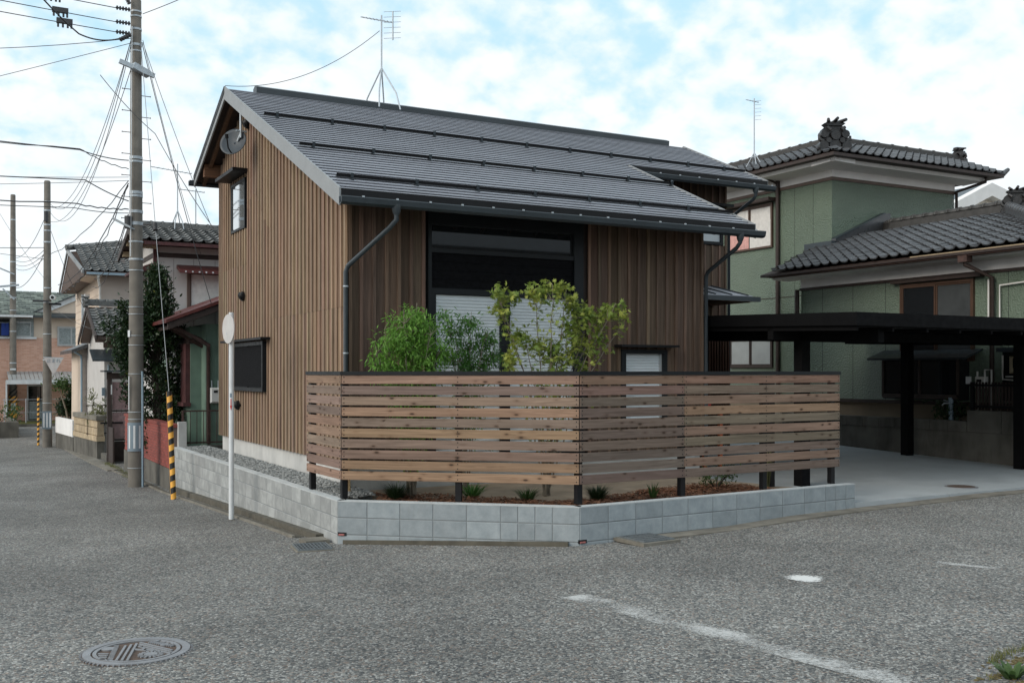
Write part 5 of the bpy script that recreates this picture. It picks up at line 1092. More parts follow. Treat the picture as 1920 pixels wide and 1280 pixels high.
# ------------------------------------------------------------------ antennas and dish
def antenna(x, y, zb, zt, label, legs=True, az=.3, s=1., leg_h=.75, spread=.42, yg=(0,0)):
    a = empty('tv_antenna', (x, y, zb), label, 'antenna')
    MB().tube([(x,y,zb+ (leg_h*.9 if legs else 0)),(x,y,zt)], .016*s, 8).make('mast', 'galvanised', a)
    if legs:
        for sx, sy in ((-1,-1),(1,-1),(1,1),(-1,1)):
            q = (x+sx*spread*.5, y+sy*spread); MB().tube([(x,y,zb+leg_h),(x+sx*spread*.4,y+sy*spread*.75,zb+leg_h*.3),(q[0],q[1],zb-.1)], .014*s, 6).make('leg', 'galvanised', a)
    def yagi(z, ang, Lb, tilt, n, el, nm):
        d = Vector((math.cos(ang), math.sin(ang), tilt)); e_ = Vector((-math.sin(ang), math.cos(ang), 0)); c = Vector((x, y, z)); st0 = c-d*Lb*.35
        b_ = MB().tube([st0, c+d*Lb*.65], .011*s, 6).make('boom', 'galvanised', a)
        for i in range(n):
            p = st0+d*Lb*(i+.3)/n; l = el*(1-.45*i/n); MB().tube([p-e_*l/2, p+e_*l/2], .005*s, 5).make('element', 'galvanised', b_)
    return a, yagi
a, yg_ = antenna(2.54, 5.27, ZR+.02, 8.72, 'tall thin television antenna standing on the ridge of the timber house')
yg_(8.62, PI*.80, .62, .22, 9, .16, 'u')
m_ = Vector((2.70,5.1,8.50)); g_ = MB().tube([m_+Vector((0,0,.27)), m_+Vector((0,0,-.27))], .014, 6).make('reflector_bar', 'galvanised', a)
for k in range(6): z = .25-.1*k; MB().tube([m_+Vector((-.16,.06,z)), m_+Vector((.14,-.05,z+.03))], .005, 5).make('element', 'galvanised', a)
a, yg_ = antenna(14.3, 8.15, 7.25, 9.3, 'thin television antenna on the upper roof of the green house', leg_h=.6, spread=.3)
yg_(9.22, PI*.8, .34, .25, 5, .14, 'u')
for k in range(6): MB().tube([(14.3,8.12,9.22-.10*k),(14.46,8.06,9.24-.10*k)], .005, 5).make('element', 'galvanised', a)
a, yg_ = antenna(.79, 15.8, 5.85, 7.6, 'taller television antenna on the grey tiled roof of the white house', leg_h=.5, spread=.25); yg_(7.4, PI*1.02, 1.1, .08, 9, .3, 'u')
a, yg_ = antenna(1.27, 15.8, 5.85, 6.95, 'shorter television antenna on the grey tiled roof of the white house', legs=False); yg_(6.9, PI*1.0, .7, .05, 7, .25, 'u')
ds = empty('satellite_dish', (-.35,4.62,5.5), 'grey satellite dish hanging under the gable peak of the timber house', 'satellite dish')
dn = Vector((-.62,-.76,.38)).normalized(); q = dn.to_track_quat('Z', 'Y').to_matrix().to_4x4(); m_ = MB(); nr, na = 6, 28
for k in range(nr+1):
    rr_ = .235*k/nr; m_.v += [(rr_*math.cos(2*PI*i/na), rr_*math.sin(2*PI*i/na)*1.08, 1.1*rr_*rr_) for i in range(na)]
fs = [(k*na+i, k*na+(i+1) % na, (k+1)*na+(i+1) % na, (k+1)*na+i) for k in range(nr) for i in range(na)]; m_.f += fs; m_.sm += [True]*len(fs)
MD = T(-.38,4.60,5.86) @ q; dd = m_.make('reflector', 'dish_grey', ds, M=MD); so = dd.modifiers.new('thick', 'SOLIDIFY'); so.thickness = .008
MB().tube([(0,-.22,.02),(0,-.20,.18),(0,-.05,.30)], .012, 6).tube([(0,-.08,.28),(0,-.02,.32)], .03, 8).make('feed_arm', 'black_metal', ds, M=MD)
MB().tube([(-.30,4.5,6.55),(-.30,4.5,5.95)], .022, 8).tube([(-.30,4.5,6.02),(-.34,4.56,5.9)], .02, 6).make('mast', 'galvanised', ds); MB().tube([(-.38,4.5,6.06),(-.20,4.5,6.06)], .018, 6).make('clamp', 'galvanised', ds)

# ------------------------------------------------------------------ round sign on a white post, triangular sign
sg = empty('round_sign', (-1.01,2.18,-.2), 'white post with a faded round sign seen nearly edge-on beside the long block wall', 'sign')
MB().tube([(-1.01,2.18,-.3),(-1.01,2.18,2.86)], .038, 14).make('post', 'steel_white', sg)
sn = Vector((-.98,-.16,.0)).normalized(); MB().disc((-1.06,2.15,2.62), sn, .215, 28, .012).make('disc', 'sign_back', sg)
MB().tube([(-1.01,2.18,2.55),(-1.06,2.16,2.55)], .05, 8).make('clamp', 'galvanised', sg); MB().tube([(-1.01,2.18,-.28),(-1.01,2.18,-.16)], .043, 12).make('rusty_foot', 'rust_brown', sg)
MB().tube([(-1.01,2.18,-.2),(-1.01,2.18,-.165)], .055, 12).make('foot_plate', 'kerb_concrete', sg)
st_ = MB(); n = 6
a0 = math.atan2(-.94,-.33)
st_.add([(-1.01+.0395*math.cos(a0+k), 2.18+.0395*math.sin(a0+k), z) for z in (1.62, 1.68) for k in (-.5,-.25,0,.25)], [(i,i+1,4+i+1,4+i) for i in range(3)], True); st_.make('lettering_patch', 'grey_plate', sg)
st_ = MB(); st_.add([(-1.01+.0396*math.cos(a0+k), 2.18+.0396*math.sin(a0+k), z) for (k, z) in ((-.25,1.60),(.1,1.60),(.1,1.50),(.4,1.50),(-.07,1.43),(-.55,1.50),(-.25,1.50))], [(0,1,2,3,4,5,6)]); st_.make('red_arrow', 'red_paint', sg)
def text(body, size, mat, parent, M, name='lettering', ext=.002):
    c = bpy.data.curves.new(name, 'FONT'); c.body = body; c.size = size; c.extrude = ext; c.align_x = 'CENTER'; c.align_y = 'CENTER'
    to = bpy.data.objects.new(name, c); COL.objects.link(to); dg = bpy.context.evaluated_depsgraph_get(); dg.update(); me = bpy.data.meshes.new_from_object(to.evaluated_get(dg)); bpy.data.objects.remove(to)
    me.materials.clear(); me.materials.append(MATS[mat]); return inst(name, me, parent, M)
ts = empty('stop_sign', (-1.45,26.0,1.93), 'faded inverted triangle stop sign mounted on the middle utility pole', 'sign')
MT = T(-1.45,26.0,0) @ Matrix.Rotation(rad(-12),4,'Z')
MB().prism([(-.33,2.50),(.33,2.48),(.03,1.92),(-.03,1.92)], -.01, .01, 1).make('plate', 'sign_back', ts, M=MT)
m_ = MB()
m_.prism([(-.33,2.50),(.33,2.48),(.29,2.455),(-.285,2.475)], -.013, -.0105, 1); m_.make('border', 'galvanised', ts, M=MT)
text('止まれ', .15, 'grey_plate', ts, MT @ T(0,-.014,2.36) @ Matrix.Rotation(PI/2,4,'X'))

# ------------------------------------------------------------------ road furniture
mc = empty('manhole_cover', (-3.5,-5.55,.06), 'patterned round cast iron manhole cover in the road at lower left', 'manhole cover')
mz_ = zr(-3.5,-5.55)+.004; MM = T(-3.5,-5.55,mz_) @ Matrix.Rotation(rad(-14),4,'Z')
def ringm(r0, r1, z0, z1, n=56):
    m_ = MB(); c = [(math.cos(2*PI*i/n), math.sin(2*PI*i/n)) for i in range(n)]
    for r, z in ((r0,z0),(r0,z1),(r1,z1),(r1,z0)): m_.v += [(a*r,b_*r,z) for a,b_ in c]
    f = [(k*n+i, k*n+(i+1) % n, (k+1)*n+(i+1) % n, (k+1)*n+i) for k in range(3) for i in range(n)]; m_.f += f; m_.sm += [False]*len(f); return m_
MB().tube([(0,0,-.02),(0,0,.002)], .365, 56, smooth=False).make('lid', 'iron_recess', mc, M=MM)
ringm(.30,.352,0,.012).make('rim', 'cast_iron', mc, M=MM); ringm(.262,.287,0,.012).make('inner_ring', 'cast_iron', mc, M=MM)
tk = MB().box(-.005,.005,.356,.372,0,.010).mesh('tooth', 'cast_iron')
for i in range(60): inst('tooth', tk, mc, MM @ Matrix.Rotation(2*PI*i/60,4,'Z'))
m_ = MB()
def bar2(a, b_, w): m_.bar((*a,.006),(*b_,.006), w, .012)
for k in range(3):   # peaked roof bars and toothed bands
    bar2((-.04-.035*k,-.25+.01*k),(-.02-.035*k,.20-.02*k),.016); bar2((.0,.22-.05*k),(.235,-.05-.045*k),.016)
for k in range(12):
    bar2((-.135,-.21+.034*k),(-.17,-.21+.034*k),.014)
    u = k/12; bar2((.06+.17*u,.20-.15*u),(.085+.17*u,.225-.15*u),.012)
for k in range(4): bar2((-.25+.01*k,-.02-.05*k),(-.18,-.04-.05*k),.018); bar2((.10+.04*k,.22-.03*k),(.14+.03*k,.235-.05*k),.014)
m_.tube([(.10,-.12,0),(.10,-.12,.012)], .045, 18)
for k in range(16): a = 2*PI*k/16; bar2((.10+.052*math.cos(a),-.12+.052*math.sin(a)),(.10+.085*math.cos(a),-.12+.085*math.sin(a)),.014)
m_.tube([(-.2,.10,0),(-.2,.10,.011)], .045, 10); m_.tube([(.17,.12,0),(.17,.12,.011)], .03, 10); bar2((-.02,.04),(.12,-.03),.02); bar2((.02,.10),(.06,-.02),.014)
m_.make('raised_pattern', 'cast_iron', mc, M=MM)
def grating(cx_, cy_, w, h, ang, label, frame, nbars=9):
    z = zr(cx_, cy_)+(.030 if cx_ < 0 else .052); g = empty('drain_grating', (cx_, cy_, z), label, 'drain grating'); M = T(cx_, cy_, z) @ Matrix.Rotation(ang,4,'Z')
    MB().box(-w/2-frame,w/2+frame,-h/2-frame,h/2+frame,-.05,-.012).make('frame', 'kerb_concrete', g, M=M); MB().box(-w/2,w/2,-h/2,h/2,-.0115,-.008).make('pit', 'dark_interior', g, M=M)
    bm2 = MB().box(-.006,.006,-h/2,h/2,-.0075,.004).mesh('bar', 'grate_steel')
    for i in range(nbars): inst('bar', bm2, g, M @ T(-w/2+w*(i+.5)/nbars,0,0))
    for i in range(4): MB().box(-w/2,w/2,-.004,.004,-.0072,.0065).make('cross_bar', 'grate_steel', g, M=M @ T(0,-h/2+h*(i+.5)/4,0))
    ed_ = MB(); [ed_.box(*b_) for b_ in ((-w/2-.012,w/2+.012,-h/2-.012,-h/2,-.0117,.005),(-w/2-.012,w/2+.012,h/2,h/2+.012,-.0117,.005),(-w/2-.012,-w/2,-h/2,h/2,-.0117,.005),(w/2,w/2+.012,-h/2,h/2,-.0117,.005))]; ed_.make('edge', 'grate_steel', g, M=M)
grating(-.98,-1.55,.36,.42,rad(-8),'weathered steel drain grating at the left foot of the block wall corner', .03)
grating(2.34,-3.46,.42,.42,rad(4),'dark steel drain grating with a concrete surround right of the block wall corner', .06, 11)
box('cover_slab', 'kerb_concrete', None, -.95, -.66, -1.22, -.95, -.2, zr(-.8,-1)+.05); lab(bpy.data.objects['cover_slab'], 'small concrete slab bridging the gutter above the left drain grating', 'slab')
def road_line(p0, p1, w, label):
    mb = MB(); a, b_ = Vector(p0), Vector(p1); d = (b_-a).normalized(); o = Vector((-d.y, d.x))*w/2; n = 24
    # local frame along the line so wear follows its width
    vs = []; L_ = (b_-a).length
    for i in range(n+1):
        for sx in (-1, 1):
            q = a+(b_-a)*i/n+o*sx; vs.append((sx*w/2, L_*i/n, zr(q.x, q.y)+.004))
    mb.add(vs, [(2*i, 2*i+1, 2*i+3, 2*i+2) for i in range(n)]); ang = math.atan2(d.y, d.x)-PI/2
    o_ = mb.make('road_marking', 'road_paint', None, M=T(a.x, a.y, 0) @ Matrix.Rotation(ang,4,'Z')); lab(o_, label, 'road marking', 'worn white road markings')
road_line((.05,-5.55),(.42,-8.9),.30,'long worn white stop line running toward the lower right of the road')
road_line((3.80,-6.2),(4.0,-6.75),.16,'thin broken white line scrap at the right of the road')
mb = MB(); pts = [(math.cos(a)*(.18+.045*math.sin(3*a+1)), math.sin(a)*(.22+.05*math.cos(4*a))) for a in [2*PI*i/22 for i in range(22)]]
zz = zr(2.2,-6.08)+.005; mb.add([(x,y,0) for x,y in pts], [tuple(range(22))]); m2 = newmat('paint_patch')[0]; b2 = m2.node_tree.nodes['Principled BSDF']; b2.inputs['Base Color'].default_value = (.62,.62,.6,1); b2.inputs['Roughness'].default_value = .8
t2 = NT(m2); g2_ = t2.coord('Object'); ln_ = t2.n('ShaderNodeVectorMath', operation='LENGTH'); t2.L(g2_, ln_.inputs[0]); f2 = t2.math('ADD', t2.math('MULTIPLY', ln_.outputs['Value'], 2.6), t2.noise(t2.coord('World'), 45, 5, .7)); tr2 = t2.n('ShaderNodeBsdfTransparent'); mx2 = t2.n('ShaderNodeMixShader'); t2.L(t2.rng(f2, .80, .98), mx2.inputs[0]); t2.L(b2.outputs[0], mx2.inputs[1]); t2.L(tr2.outputs[0], mx2.inputs[2]); t2.L(mx2.outputs[0], m2.node_tree.nodes['Material Output'].inputs[0])
lab(mb.make('road_marking', 'paint_patch', None, M=T(2.2,-6.08,zz)), 'small solid white paint patch in the middle right of the road', 'road marking', 'worn white road markings')

# ------------------------------------------------------------------ plants
def leafy(mb, c, d, up, size, kind='maple'):
    """one leaf (own little island) at c, pointing along d"""
    d = d.normalized(); a = d.cross(up); a = a.normalized() if a.length > 1e-4 else Vector((1,0,0)); nrm = a.cross(d)
    if kind == 'maple':
        vs = [c]; fs = []
        for ang, l in ((-1.25,.55),(-.62,.85),(0,1.0),(.62,.85),(1.25,.55)):
            dv = d*math.cos(ang)+a*math.sin(ang); pv = a*math.cos(ang)-d*math.sin(ang); L_ = size*l; k = len(vs)
            vs += [c+dv*L_*.42+pv*size*.13, c+dv*L_-nrm*size*.12, c+dv*L_*.42-pv*size*.13]; fs.append((0,k+2,k+1,k))
        mb.add(vs, fs)
    elif kind == 'lance':
        mb.add([c, c+d*size*.45+a*size*.13, c+d*size-nrm*size*.1, c+d*size*.45-a*size*.13], [(0,1,2,3)])
    else:
        mb.add([c, c+d*size*.3+a*size*.2, c+d*size*.75+a*size*.17, c+d*size-nrm*size*.1, c+d*size*.75-a*size*.17, c+d*size*.3-a*size*.2], [(0,1,2,3,4,5)])
def rv3(s=1.): return Vector((R.gauss(0,s), R.gauss(0,s), R.gauss(0,s)))
def shrub_tree(name, base, label, cat, stems, lm, kind, lsize, per, bark='bark_light', spread=.10, twigs=7, group=None, droop=.25, flat=False, blobs=(), bl=18, dens=120):
    """stems: list of lists of points; leaf sprays grow along the upper part of every stem and its twigs"""
    t = empty(name, base, label, cat, group); tm = MB(); lf = MB()
    for st in stems:
        P = [Vector(p) for p in st['pts']]; r0 = st.get('r', .014)
        Q = []
        for a, b_ in zip(P[:-1], P[1:]):
            for k in range(5): Q.append(a.lerp(b_, k/5)+rv3(.008))
        Q.append(P[-1]); tm.tube(Q, [r0*(1-.8*i/len(Q)) for i in range(len(Q))], 6)
        n = st.get('n', twigs); lo = st.get('lo', .35)
        for j in range(n):
            u = lo+(1-lo)*(j+R.random()*.8)/n; i = min(len(Q)-1, int(u*(len(Q)-1))); p = Q[i]; ax = (Q[min(i+1,len(Q)-1)]-Q[max(i-1,0)]).normalized()
            d = (ax*.5+rv3(.75)+Vector((0,0,.15))).normalized(); L_ = st.get('tw', spread)*(.6+R.random()*.9)*(1.25-.6*u); pts = [p, p+d*L_*.5+Vector((0,0,.02)), p+d*L_+Vector((0,0,-.02*droop))]
            tm.tube(pts, [.004,.003,.0015], 4)
            for k in range(per):
                v_ = R.random(); q = pts[0].lerp(pts[1], v_*2) if v_ < .5 else pts[1].lerp(pts[2], v_*2-1); q = q+rv3(.035*(1+v_))
                ld = (d+rv3(.8)+Vector((0,0,-droop-.3*R.random()))); up = Vector((0,0,1))+rv3(.3 if flat else .45)
                if flat: ld.z *= .3
                leafy(lf, q, ld, up, lsize*R.uniform(.65,1.25), kind)
    SP = [Vector(p) for st in stems for a, b_ in zip(st['pts'][:-1], st['pts'][1:]) for p in [Vector(a).lerp(Vector(b_), k/6) for k in range(7)]]
    for (bx, by, bz, br) in blobs:
        for k in range(max(3, int(br*dens))):
            v_ = rv3(1); v_ = v_.normalized()*br*R.random()**.45; v_.z *= .8; c = Vector((bx, by, bz))+v_
            near = min(SP, key=lambda p: (p-c).length+.6*max(0, p.z-c.z+.05)); tm.tube([near, near.lerp(c,.55)+Vector((0,0,.015)), c], [.0035,.0025,.0012], 4)
            d = (c-near).normalized() if (c-near).length > 1e-3 else Vector((0,0,1))
            for j in range(bl):
                q = c+rv3(.040); ld = d*.5+rv3(.7)+Vector((0,0,-droop)); leafy(lf, q, ld, Vector((0,0,1))+rv3(.55), lsize*R.uniform(.6,1.2), kind)
    tm.make('trunk', bark, t); lf.make('crown', lm, t); return t
def fan(bx, by, targets, **k):
    """targets: (s, y, z) tips; stem from the base with a mild curve"""
    out_ = []
    for (x, y, z, *rest) in targets:
        mid = Vector((bx+(x-bx)*.35+R.uniform(-.03,.03), by+(y-by)*.4, .45+(z-.45)*.55)); d_ = dict(pts=[(bx+R.uniform(-.05,.05),by+R.uniform(-.05,.05),.42), mid, (x,y,z)], **k)
        if rest: d_.update(rest[0])
        out_.append(d_)
    return out_
yA, yB, yC = -1.1, -.9, -1.7
st_ = fan(.45, yA, [(-.02,yA,2.22,dict(n=7)),(.12,yA+.1,2.52),(.28,yA-.15,2.76),(.52,yA,2.86),(.72,yA+.15,2.80),(.62,yA-.2,2.45),(.85,yA+.1,2.45),(.38,yA+.2,2.3),(.15,yA,2.1),(.75,yA-.1,2.2),(.5,yA+.25,2.6)], r=.014, tw=.22, n=16)
shrub_tree('lacy_maple_tree', (.45,yA,.42), 'bright green fine-leaved maple, leftmost of the young trees behind the fence', 'tree', st_, 'leaf_bright', 'lance', .075, 26, droop=.75, bl=20, blobs=[(.40,yA,2.58,.27),(.20,yA,2.33,.24),(.66,yA,2.52,.27),(.02,yA,2.13,.13),(.52,yA,2.2,.30),(.80,yA,2.2,.22),(.15,yA,1.95,.2)], group='young trees planted behind the cedar fence')
st_ = fan(1.3, yB, [(1.0,yB,2.80,dict(n=6)),(1.2,yB+.1,2.5),(1.38,yB,2.78),(1.55,yB-.1,2.55),(1.72,yB,2.35),(1.12,yB-.1,2.25),(1.6,yB+.15,2.15),(1.35,yB+.1,2.3)], r=.011, tw=.20, n=13)
shrub_tree('slender_tree', (1.3,yB,.42), 'darker green small tree with thin stems, middle one of the young trees behind the fence', 'tree', st_, 'leaf_mid', 'lance', .070, 22, droop=.6, bl=18, blobs=[(1.08,yB,2.5,.17),(1.32,yB,2.62,.15),(1.5,yB,2.32,.2),(1.2,yB,2.2,.2),(1.62,yB,2.45,.12),(1.45,yB,2.05,.22),(1.75,yB,2.2,.1),(1.0,yB,2.72,.07)], group='young trees planted behind the cedar fence')
st_ = fan(2.05, yC, [(1.30,yC,3.02,dict(n=6,lo=.72,tw=.10)),(1.40,yC+.1,2.86,dict(n=5,lo=.75,tw=.12)),(1.88,yC,3.02,dict(n=9,lo=.55)),(2.08,yC-.1,3.10,dict(n=8,lo=.6)),(2.35,yC,3.06,dict(n=9,lo=.55)),(2.55,yC+.1,2.9),(2.85,yC,2.72,dict(n=9)),(3.28,yC,2.72,dict(n=8,lo=.6,tw=.13)),(3.05,yC-.1,2.90,dict(n=7,lo=.65,tw=.13)),(1.75,yC,2.4,dict(n=8)),(2.6,yC,2.45,dict(n=10)),(2.4,yC+.15,2.3,dict(n=8)),(1.55,yC,2.1,dict(n=6)),(2.8,yC,2.2),(2.0,yC-.2,2.4)], r=.012, tw=.18, n=10)
shrub_tree('yellow_green_maple_tree', (2.05,yC,.42), 'yellow-green Japanese maple with open star leaves, rightmost of the young trees behind the fence', 'tree', st_, 'leaf_maple', 'maple', .066, 9, droop=.15, bl=9, dens=85, blobs=[(1.33,yC,3.0,.06),(1.44,yC,2.92,.08),(1.58,yC,2.93,.08),(1.84,yC,2.97,.12),(2.05,yC,3.03,.13),(2.26,yC,3.04,.11),(1.38,yC,2.76,.06),(2.45,yC,2.88,.14),(2.55,yC,2.68,.19),(2.77,yC,2.75,.16),(3.0,yC,2.80,.11),(3.2,yC,2.78,.11),(2.42,yC,2.45,.18),(1.65,yC,2.42,.13),(1.9,yC,2.3,.15),(2.62,yC,2.33,.17),(1.52,yC,2.15,.12),(2.2,yC,2.2,.2),(2.9,yC,2.5,.10)], group='young trees planted behind the cedar fence')
def tuft(name, x, y, z, label, cat, n, h, sp, mat='leaf_shrub', wd=.006, group='small plants in the mulch bed'):
    t = empty(name, (x,y,z), label, cat, group); m_ = MB()
    for i in range(n):
        a = R.random()*2*PI; l = h*R.uniform(.55,1.1); o_ = Vector((math.cos(a),math.sin(a),0)); b_ = Vector((x,y,z))+o_*R.random()*sp*.3; tip = b_+o_*sp*R.uniform(.4,1.1)+Vector((0,0,l)); mid = b_.lerp(tip,.55)+Vector((0,0,l*.18)); w = Vector((-o_.y,o_.x,0))*wd
        m_.add([b_-w, b_+w, mid+w*.8, tip, mid-w*.8], [(0,1,2,4),(4,2,3)])
    m_.make('leaves', mat, t); return t
tuft('grass_tuft', .20,-1.2,.42, 'dark wispy clump in the soil near the left end of the fence', 'plant', 420, .20, .24, 'leaf_dark', .0028)
tuft('grass_tuft', 2.28,-2.52,.42, 'dark spiky clump just right of the fence corner post', 'plant', 480, .19, .20, 'leaf_dark', .0028)
tuft('leafy_tuft', 2.98,-2.7,.42, 'small broad-bladed green clump near the middle of the right-hand bed', 'plant', 30, .20, .14, 'leaf_shrub', .009)
tuft('leafy_tuft', 1.12,-1.45,.42, 'low green fern-like clump below the slender tree', 'plant', 130, .17, .24, 'leaf_mid', .006)
tuft('leafy_tuft', 1.55,-2.1,.42, 'low dark green clump left of the fence corner post', 'plant', 110, .16, .2, 'leaf_shrub', .006)
tuft('tall_grass', 5.2,-2.3,.35, 'tall thin pale grass beside the post at the right end of the fence', 'plant', 90, .62, .10, 'leaf_bamboo', .004)
def bushy(name, x, y, z, r, h, label, cat, n, mat, size, kind='oval', bark='bark_dark', group=None):
    t = empty(name, (x,y,z), label, cat, group); tm = MB(); lf = MB()
    for i in range(9):
        a = R.random()*2*PI; q = Vector((x+math.cos(a)*r*.8, y+math.sin(a)*r*.8, z+h*R.uniform(.5,.95))); p = Vector((x,y,z)); md = p.lerp(q,.5)+Vector((0,0,.04)); tm.tube([p,md,q],[.008,.006,.002],5)
        for k in range(n//9):
            c = md.lerp(q, R.random()**.6)+rv3(r*.22); leafy(lf, c, rv3(1)+Vector((0,0,.2)), Vector((0,0,1))+rv3(.4), size*R.uniform(.6,1.2), kind)
    tm.make('stems', bark, t); lf.make('foliage', mat, t); return t
bushy('blueberry_bush', 4.35,-2.25,.40,.26,.34,'small green shrub seen under the right half of the fence','shrub',420,'leaf_shrub',.045,group='small plants in the mulch bed')
bushy('potted_shrub', 12.62,.55,1.0,.36,.34,'dark glossy shrub beside the standpipe tap behind the retaining wall','shrub',330,'leaf_dark',.10)
bushy('garden_bush', -.75,30,-.4,.42,2.1,'dark rounded bush beyond the white panel wall down the street','bush',1500,'leaf_dark',.15)
bushy('garden_bush', -2.9,33,-.1,.8,.7,'low green bush above the low concrete wall at the far left','bush',500,'leaf_shrub',.14)
t = bushy('bamboo_plant', -.62,20.5,-.2,.34,1.65,'sparse yellowish bamboo behind the beige stone wall','plant',420,'leaf_bamboo',.16,'lance')
# the big dark evergreen
def evergreen():
    x0, y0 = -.42, 11.7; t = empty('evergreen_tree', (x0,y0,-.2), 'dark glossy pointed evergreen tree behind the red brick wall', 'tree'); tm = MB(); lf = MB(); tp = MB()
    tm.tube([(x0,y0,-.3),(x0+.03,y0,1.2),(x0-.02,y0,2.9),(x0,y0,4.3)], [.07,.055,.035,.008], 8)
    def prof(z):   # crown radius by height
        for (za, ra), (zb, rb) in zip(((.0,.36),(.7,.50),(1.4,.60),(2.2,.66),(2.8,.55),(3.3,.27),(3.7,.23),(4.2,.06)), ((.7,.50),(1.4,.60),(2.2,.66),(2.8,.55),(3.3,.27),(3.7,.23),(4.2,.06),(4.4,.0))):
            if za <= z <= zb: return ra+(rb-ra)*(z-za)/(zb-za)
        return .1
    cl = []
    for i in range(250):
        z = .1+4.2*R.random()**.85; rr_ = prof(z); a = R.random()*2*PI; q = rr_*math.sqrt(R.uniform(.15,1.25)); cl.append(Vector((x0+math.cos(a)*q*.98, y0+math.sin(a)*q, z)))
    for i in range(70): cl.append(Vector((x0-.62+R.gauss(0,.17), y0-.1+R.gauss(0,.2), 2.75+R.gauss(0,.36))))
    for c in cl:
        b_ = Vector((x0, y0, c.z-.35)); tm.tube([b_, b_.lerp(c,.6)+Vector((0,0,.02)), c], [.014,.008,.003], 4)
        d0 = (c-b_).normalized()
        for k in range(52):
            p = c+rv3(.095); d = (d0*.6+rv3(.7)+Vector((0,0,.15))); (leafy(tp if (k < 2 and R.random() < .25) else lf, p, d, Vector((0,0,1))+rv3(.5), R.uniform(.07,.12), 'oval'))
    tm.make('trunk', 'bark_dark', t); lf.make('crown', 'leaf_dark', t); o = tp.make('young_shoots', 'leaf_tip', t); o['kind'] = 'stuff'
evergreen()
# far garden tree trunk beside the bush
tt = empty('bare_tree', (-.75,29.5,-.5), 'thin leaning trunk with a flat crown before the far pink house', 'tree'); MB().tube([(-.55,29.5,-.5),(-.72,29.5,.5),(-.95,29.5,1.3)], [.05,.04,.02], 6).make('trunk', 'bark_light', tt); m_ = MB()
for i in range(420): leafy(m_, Vector((-.80+R.gauss(0,.22), 29.5+R.gauss(0,.2), 1.5+R.gauss(0,.13))), rv3(1), Vector((0,0,1))+rv3(.4), .13, 'oval')
m_.make('crown', 'leaf_shrub', tt)

# ------------------------------------------------------------------ loose ground cover (nobody could count it)
def chunk(mb, c, s, flat=.6):
    q = [Vector((R.uniform(.6,1)*sx, R.uniform(.6,1)*sy, R.uniform(.6,1)*sz*flat))*s for sx in (-1,1) for sy in (-1,1) for sz in (-1,1)]
    a = R.random()*PI; ca, sa = math.cos(a), math.sin(a); q = [(c[0]+p.x*ca-p.y*sa, c[1]+p.x*sa+p.y*ca, c[2]+p.z) for p in q]
    mb.add(q, [(0,1,3,2),(4,6,7,5),(0,4,5,1),(2,3,7,6),(0,2,6,4),(1,5,7,3)])
mb = MB()
for i in range(15000):
    y = -1.0+9.5*R.random()**1.2; x = R.uniform(-.50,-.01)
    chunk(mb, (x,y,.45+.02*(x+.5)/.5+R.uniform(-.004,.028)), R.uniform(.008,.021), .6)
o = mb.make('gravel', 'pebble', None); lab(o, 'grey crushed gravel strip along the foot of the timber gable', 'gravel', kind='stuff')
mb = MB()
def inbed(x, y):
    yl = -1.3-(x+.5)*.858 if x < 1.62 else -3.1+(x-1.62)*.05
    w_ = .95+.25*math.sin(x*1.7+1)
    return yl+.03 < y < yl+w_ and x > -.1+.2*math.sin(y*5)
k = 0
while k < 9500:
    x = R.uniform(-.1,5.0); y = R.uniform(-3.1,-.6)
    if not inbed(x, y): continue
    k += 1; z = soilz(x,y)+R.uniform(0,.035)+.02; l = R.uniform(.012,.042); w_ = R.uniform(.003,.009); a = R.random()*PI; d = Vector((math.cos(a),math.sin(a),R.uniform(-.35,.35))); o_ = Vector((-d.y,d.x,R.uniform(-.5,.5)))*w_; c = Vector((x,y,z))
    mb.add([c-d*l-o_, c+d*l-o_, c+d*l+o_, c-d*l+o_], [(0,1,2,3)])
o = mb.make('bark_mulch', 'mulch_chip', None); lab(o, 'reddish brown bark mulch under the slatted fence', 'mulch', kind='stuff')
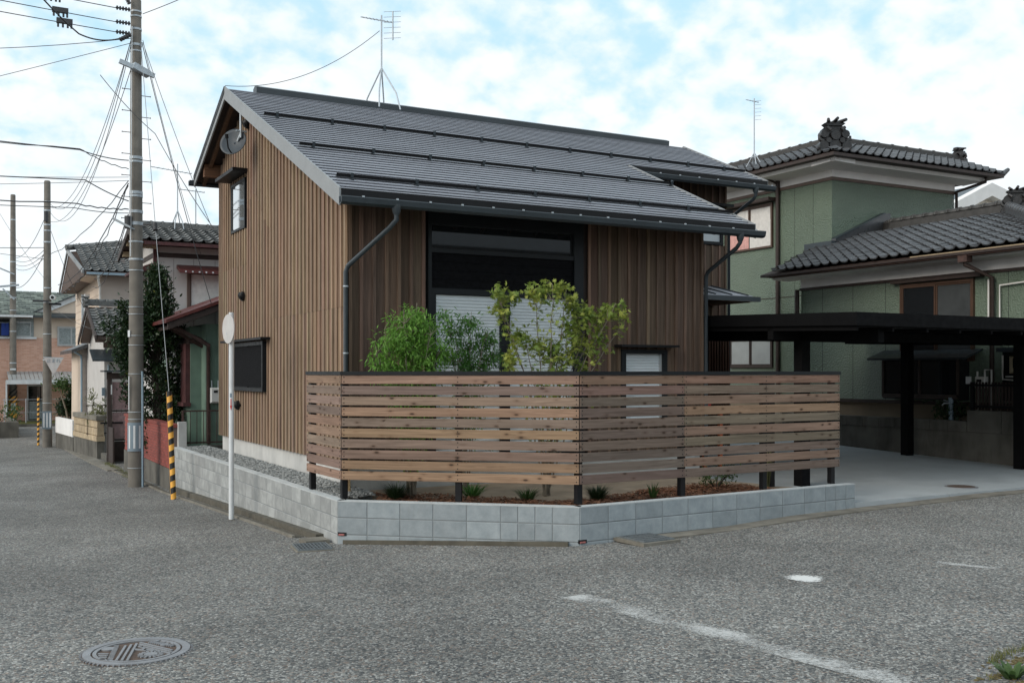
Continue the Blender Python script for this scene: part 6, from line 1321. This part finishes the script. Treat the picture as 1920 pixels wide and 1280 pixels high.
# weeds and moss at the opposite kerb, bottom right
o = put_strip('kerb', 'kerb_concrete', [(9,-8.85),(1.95,-9.0),(1.5,-9.6),(1.3,-12)], .22, lambda x, y: -1, lambda x, y: zr(x, y)+.03); o['kind'] = 'structure'
mb = MB()
for i in range(380):
    u = R.random()**1.5; x = 1.22+u*1.2+R.gauss(0,.04); y = -8.74+.10*math.sin(u*5)+R.gauss(0,.022); z = zr(x,y)
    a = R.random()*2*PI; h = R.uniform(.012,.05)*(1.8 if R.random() < .12 else 1); o_ = Vector((math.cos(a),math.sin(a),0)); w = Vector((-o_.y,o_.x,0))*.003; b_ = Vector((x,y,z)); mb.add([b_-w,b_+w,b_+o_*.02+Vector((0,0,h))], [(0,1,2)])
for i in range(130):
    x = .85+R.random()*.7; y = -9.0+.10*R.random(); z = zr(x,y); a = R.random()*2*PI; o_ = Vector((math.cos(a),math.sin(a),0)); w = Vector((-o_.y,o_.x,0))*.003; b_ = Vector((x,y,z)); mb.add([b_-w,b_+w,b_+o_*.012+Vector((0,0,R.uniform(.01,.03)))], [(0,1,2)])
o = mb.make('weeds', 'grass', None); lab(o, 'sparse weeds along the road edge in the lower right corner', 'weeds', kind='stuff')
def mossy(cx_, cy_, n, sx, sy):
    mb = MB()
    for i in range(n):
        x = cx_+R.gauss(0,sx); y = cy_+R.gauss(0,sy); chunk(mb, (x,y,zr(x,y)+.002), R.uniform(.006,.016), .35)
    return mb
mb = mossy(1.25,-8.95,240,.16,.02); m2_ = mossy(.95,-9.16,260,.13,.035); mb.add(m2_.v, m2_.f); m2_ = mossy(1.65,-8.80,260,.22,.03); mb.add(m2_.v, m2_.f)
o = mb.make('moss', 'moss', None); lab(o, 'brown-green moss cushions on the asphalt in the lower right corner', 'moss', kind='stuff')
tuft('broadleaf_weed', 1.02,-9.02,zr(1.02,-9.02), 'broad-leaved bright green weed in the bottom right corner', 'plant', 22, .09, .16, 'leaf_shrub', .020, group=None)
mb = MB()
for i in range(900):
    y = R.uniform(10.5,17.5); x = -1.02+R.gauss(0,.05)+.15*(y > 13); z = zr(x,y)+.02; a = R.random()*2*PI; o_ = Vector((math.cos(a),math.sin(a),0)); w = Vector((-o_.y,o_.x,0))*.005; b_ = Vector((x,y,z)); mb.add([b_-w,b_+w,b_+o_*.04+Vector((0,0,R.uniform(.02,.09)*(1 if 14.5 < y < 17 else .4)))], [(0,1,2)])
o = mb.make('kerb_weeds', 'grass', None); lab(o, 'green weeds along the gutter beyond the near utility pole', 'weeds', kind='stuff')
o = box('lawn_strip', 'grass', None, -1.9, 3, 39.45, 42, -.6, -.38); o['kind'] = 'structure'

sk = empty('wooden_stake', (-.25,-.62,.42), 'pale wooden stake pair seen between the boards at the left end of the fence', 'stake')
for dx_ in (0, .05): MB().tube([(-.25+dx_,-.62,.38),(-.25+dx_*.6,-.60,1.9-dx_*8)], .02, 7).make('stake', 'wood_light', sk)
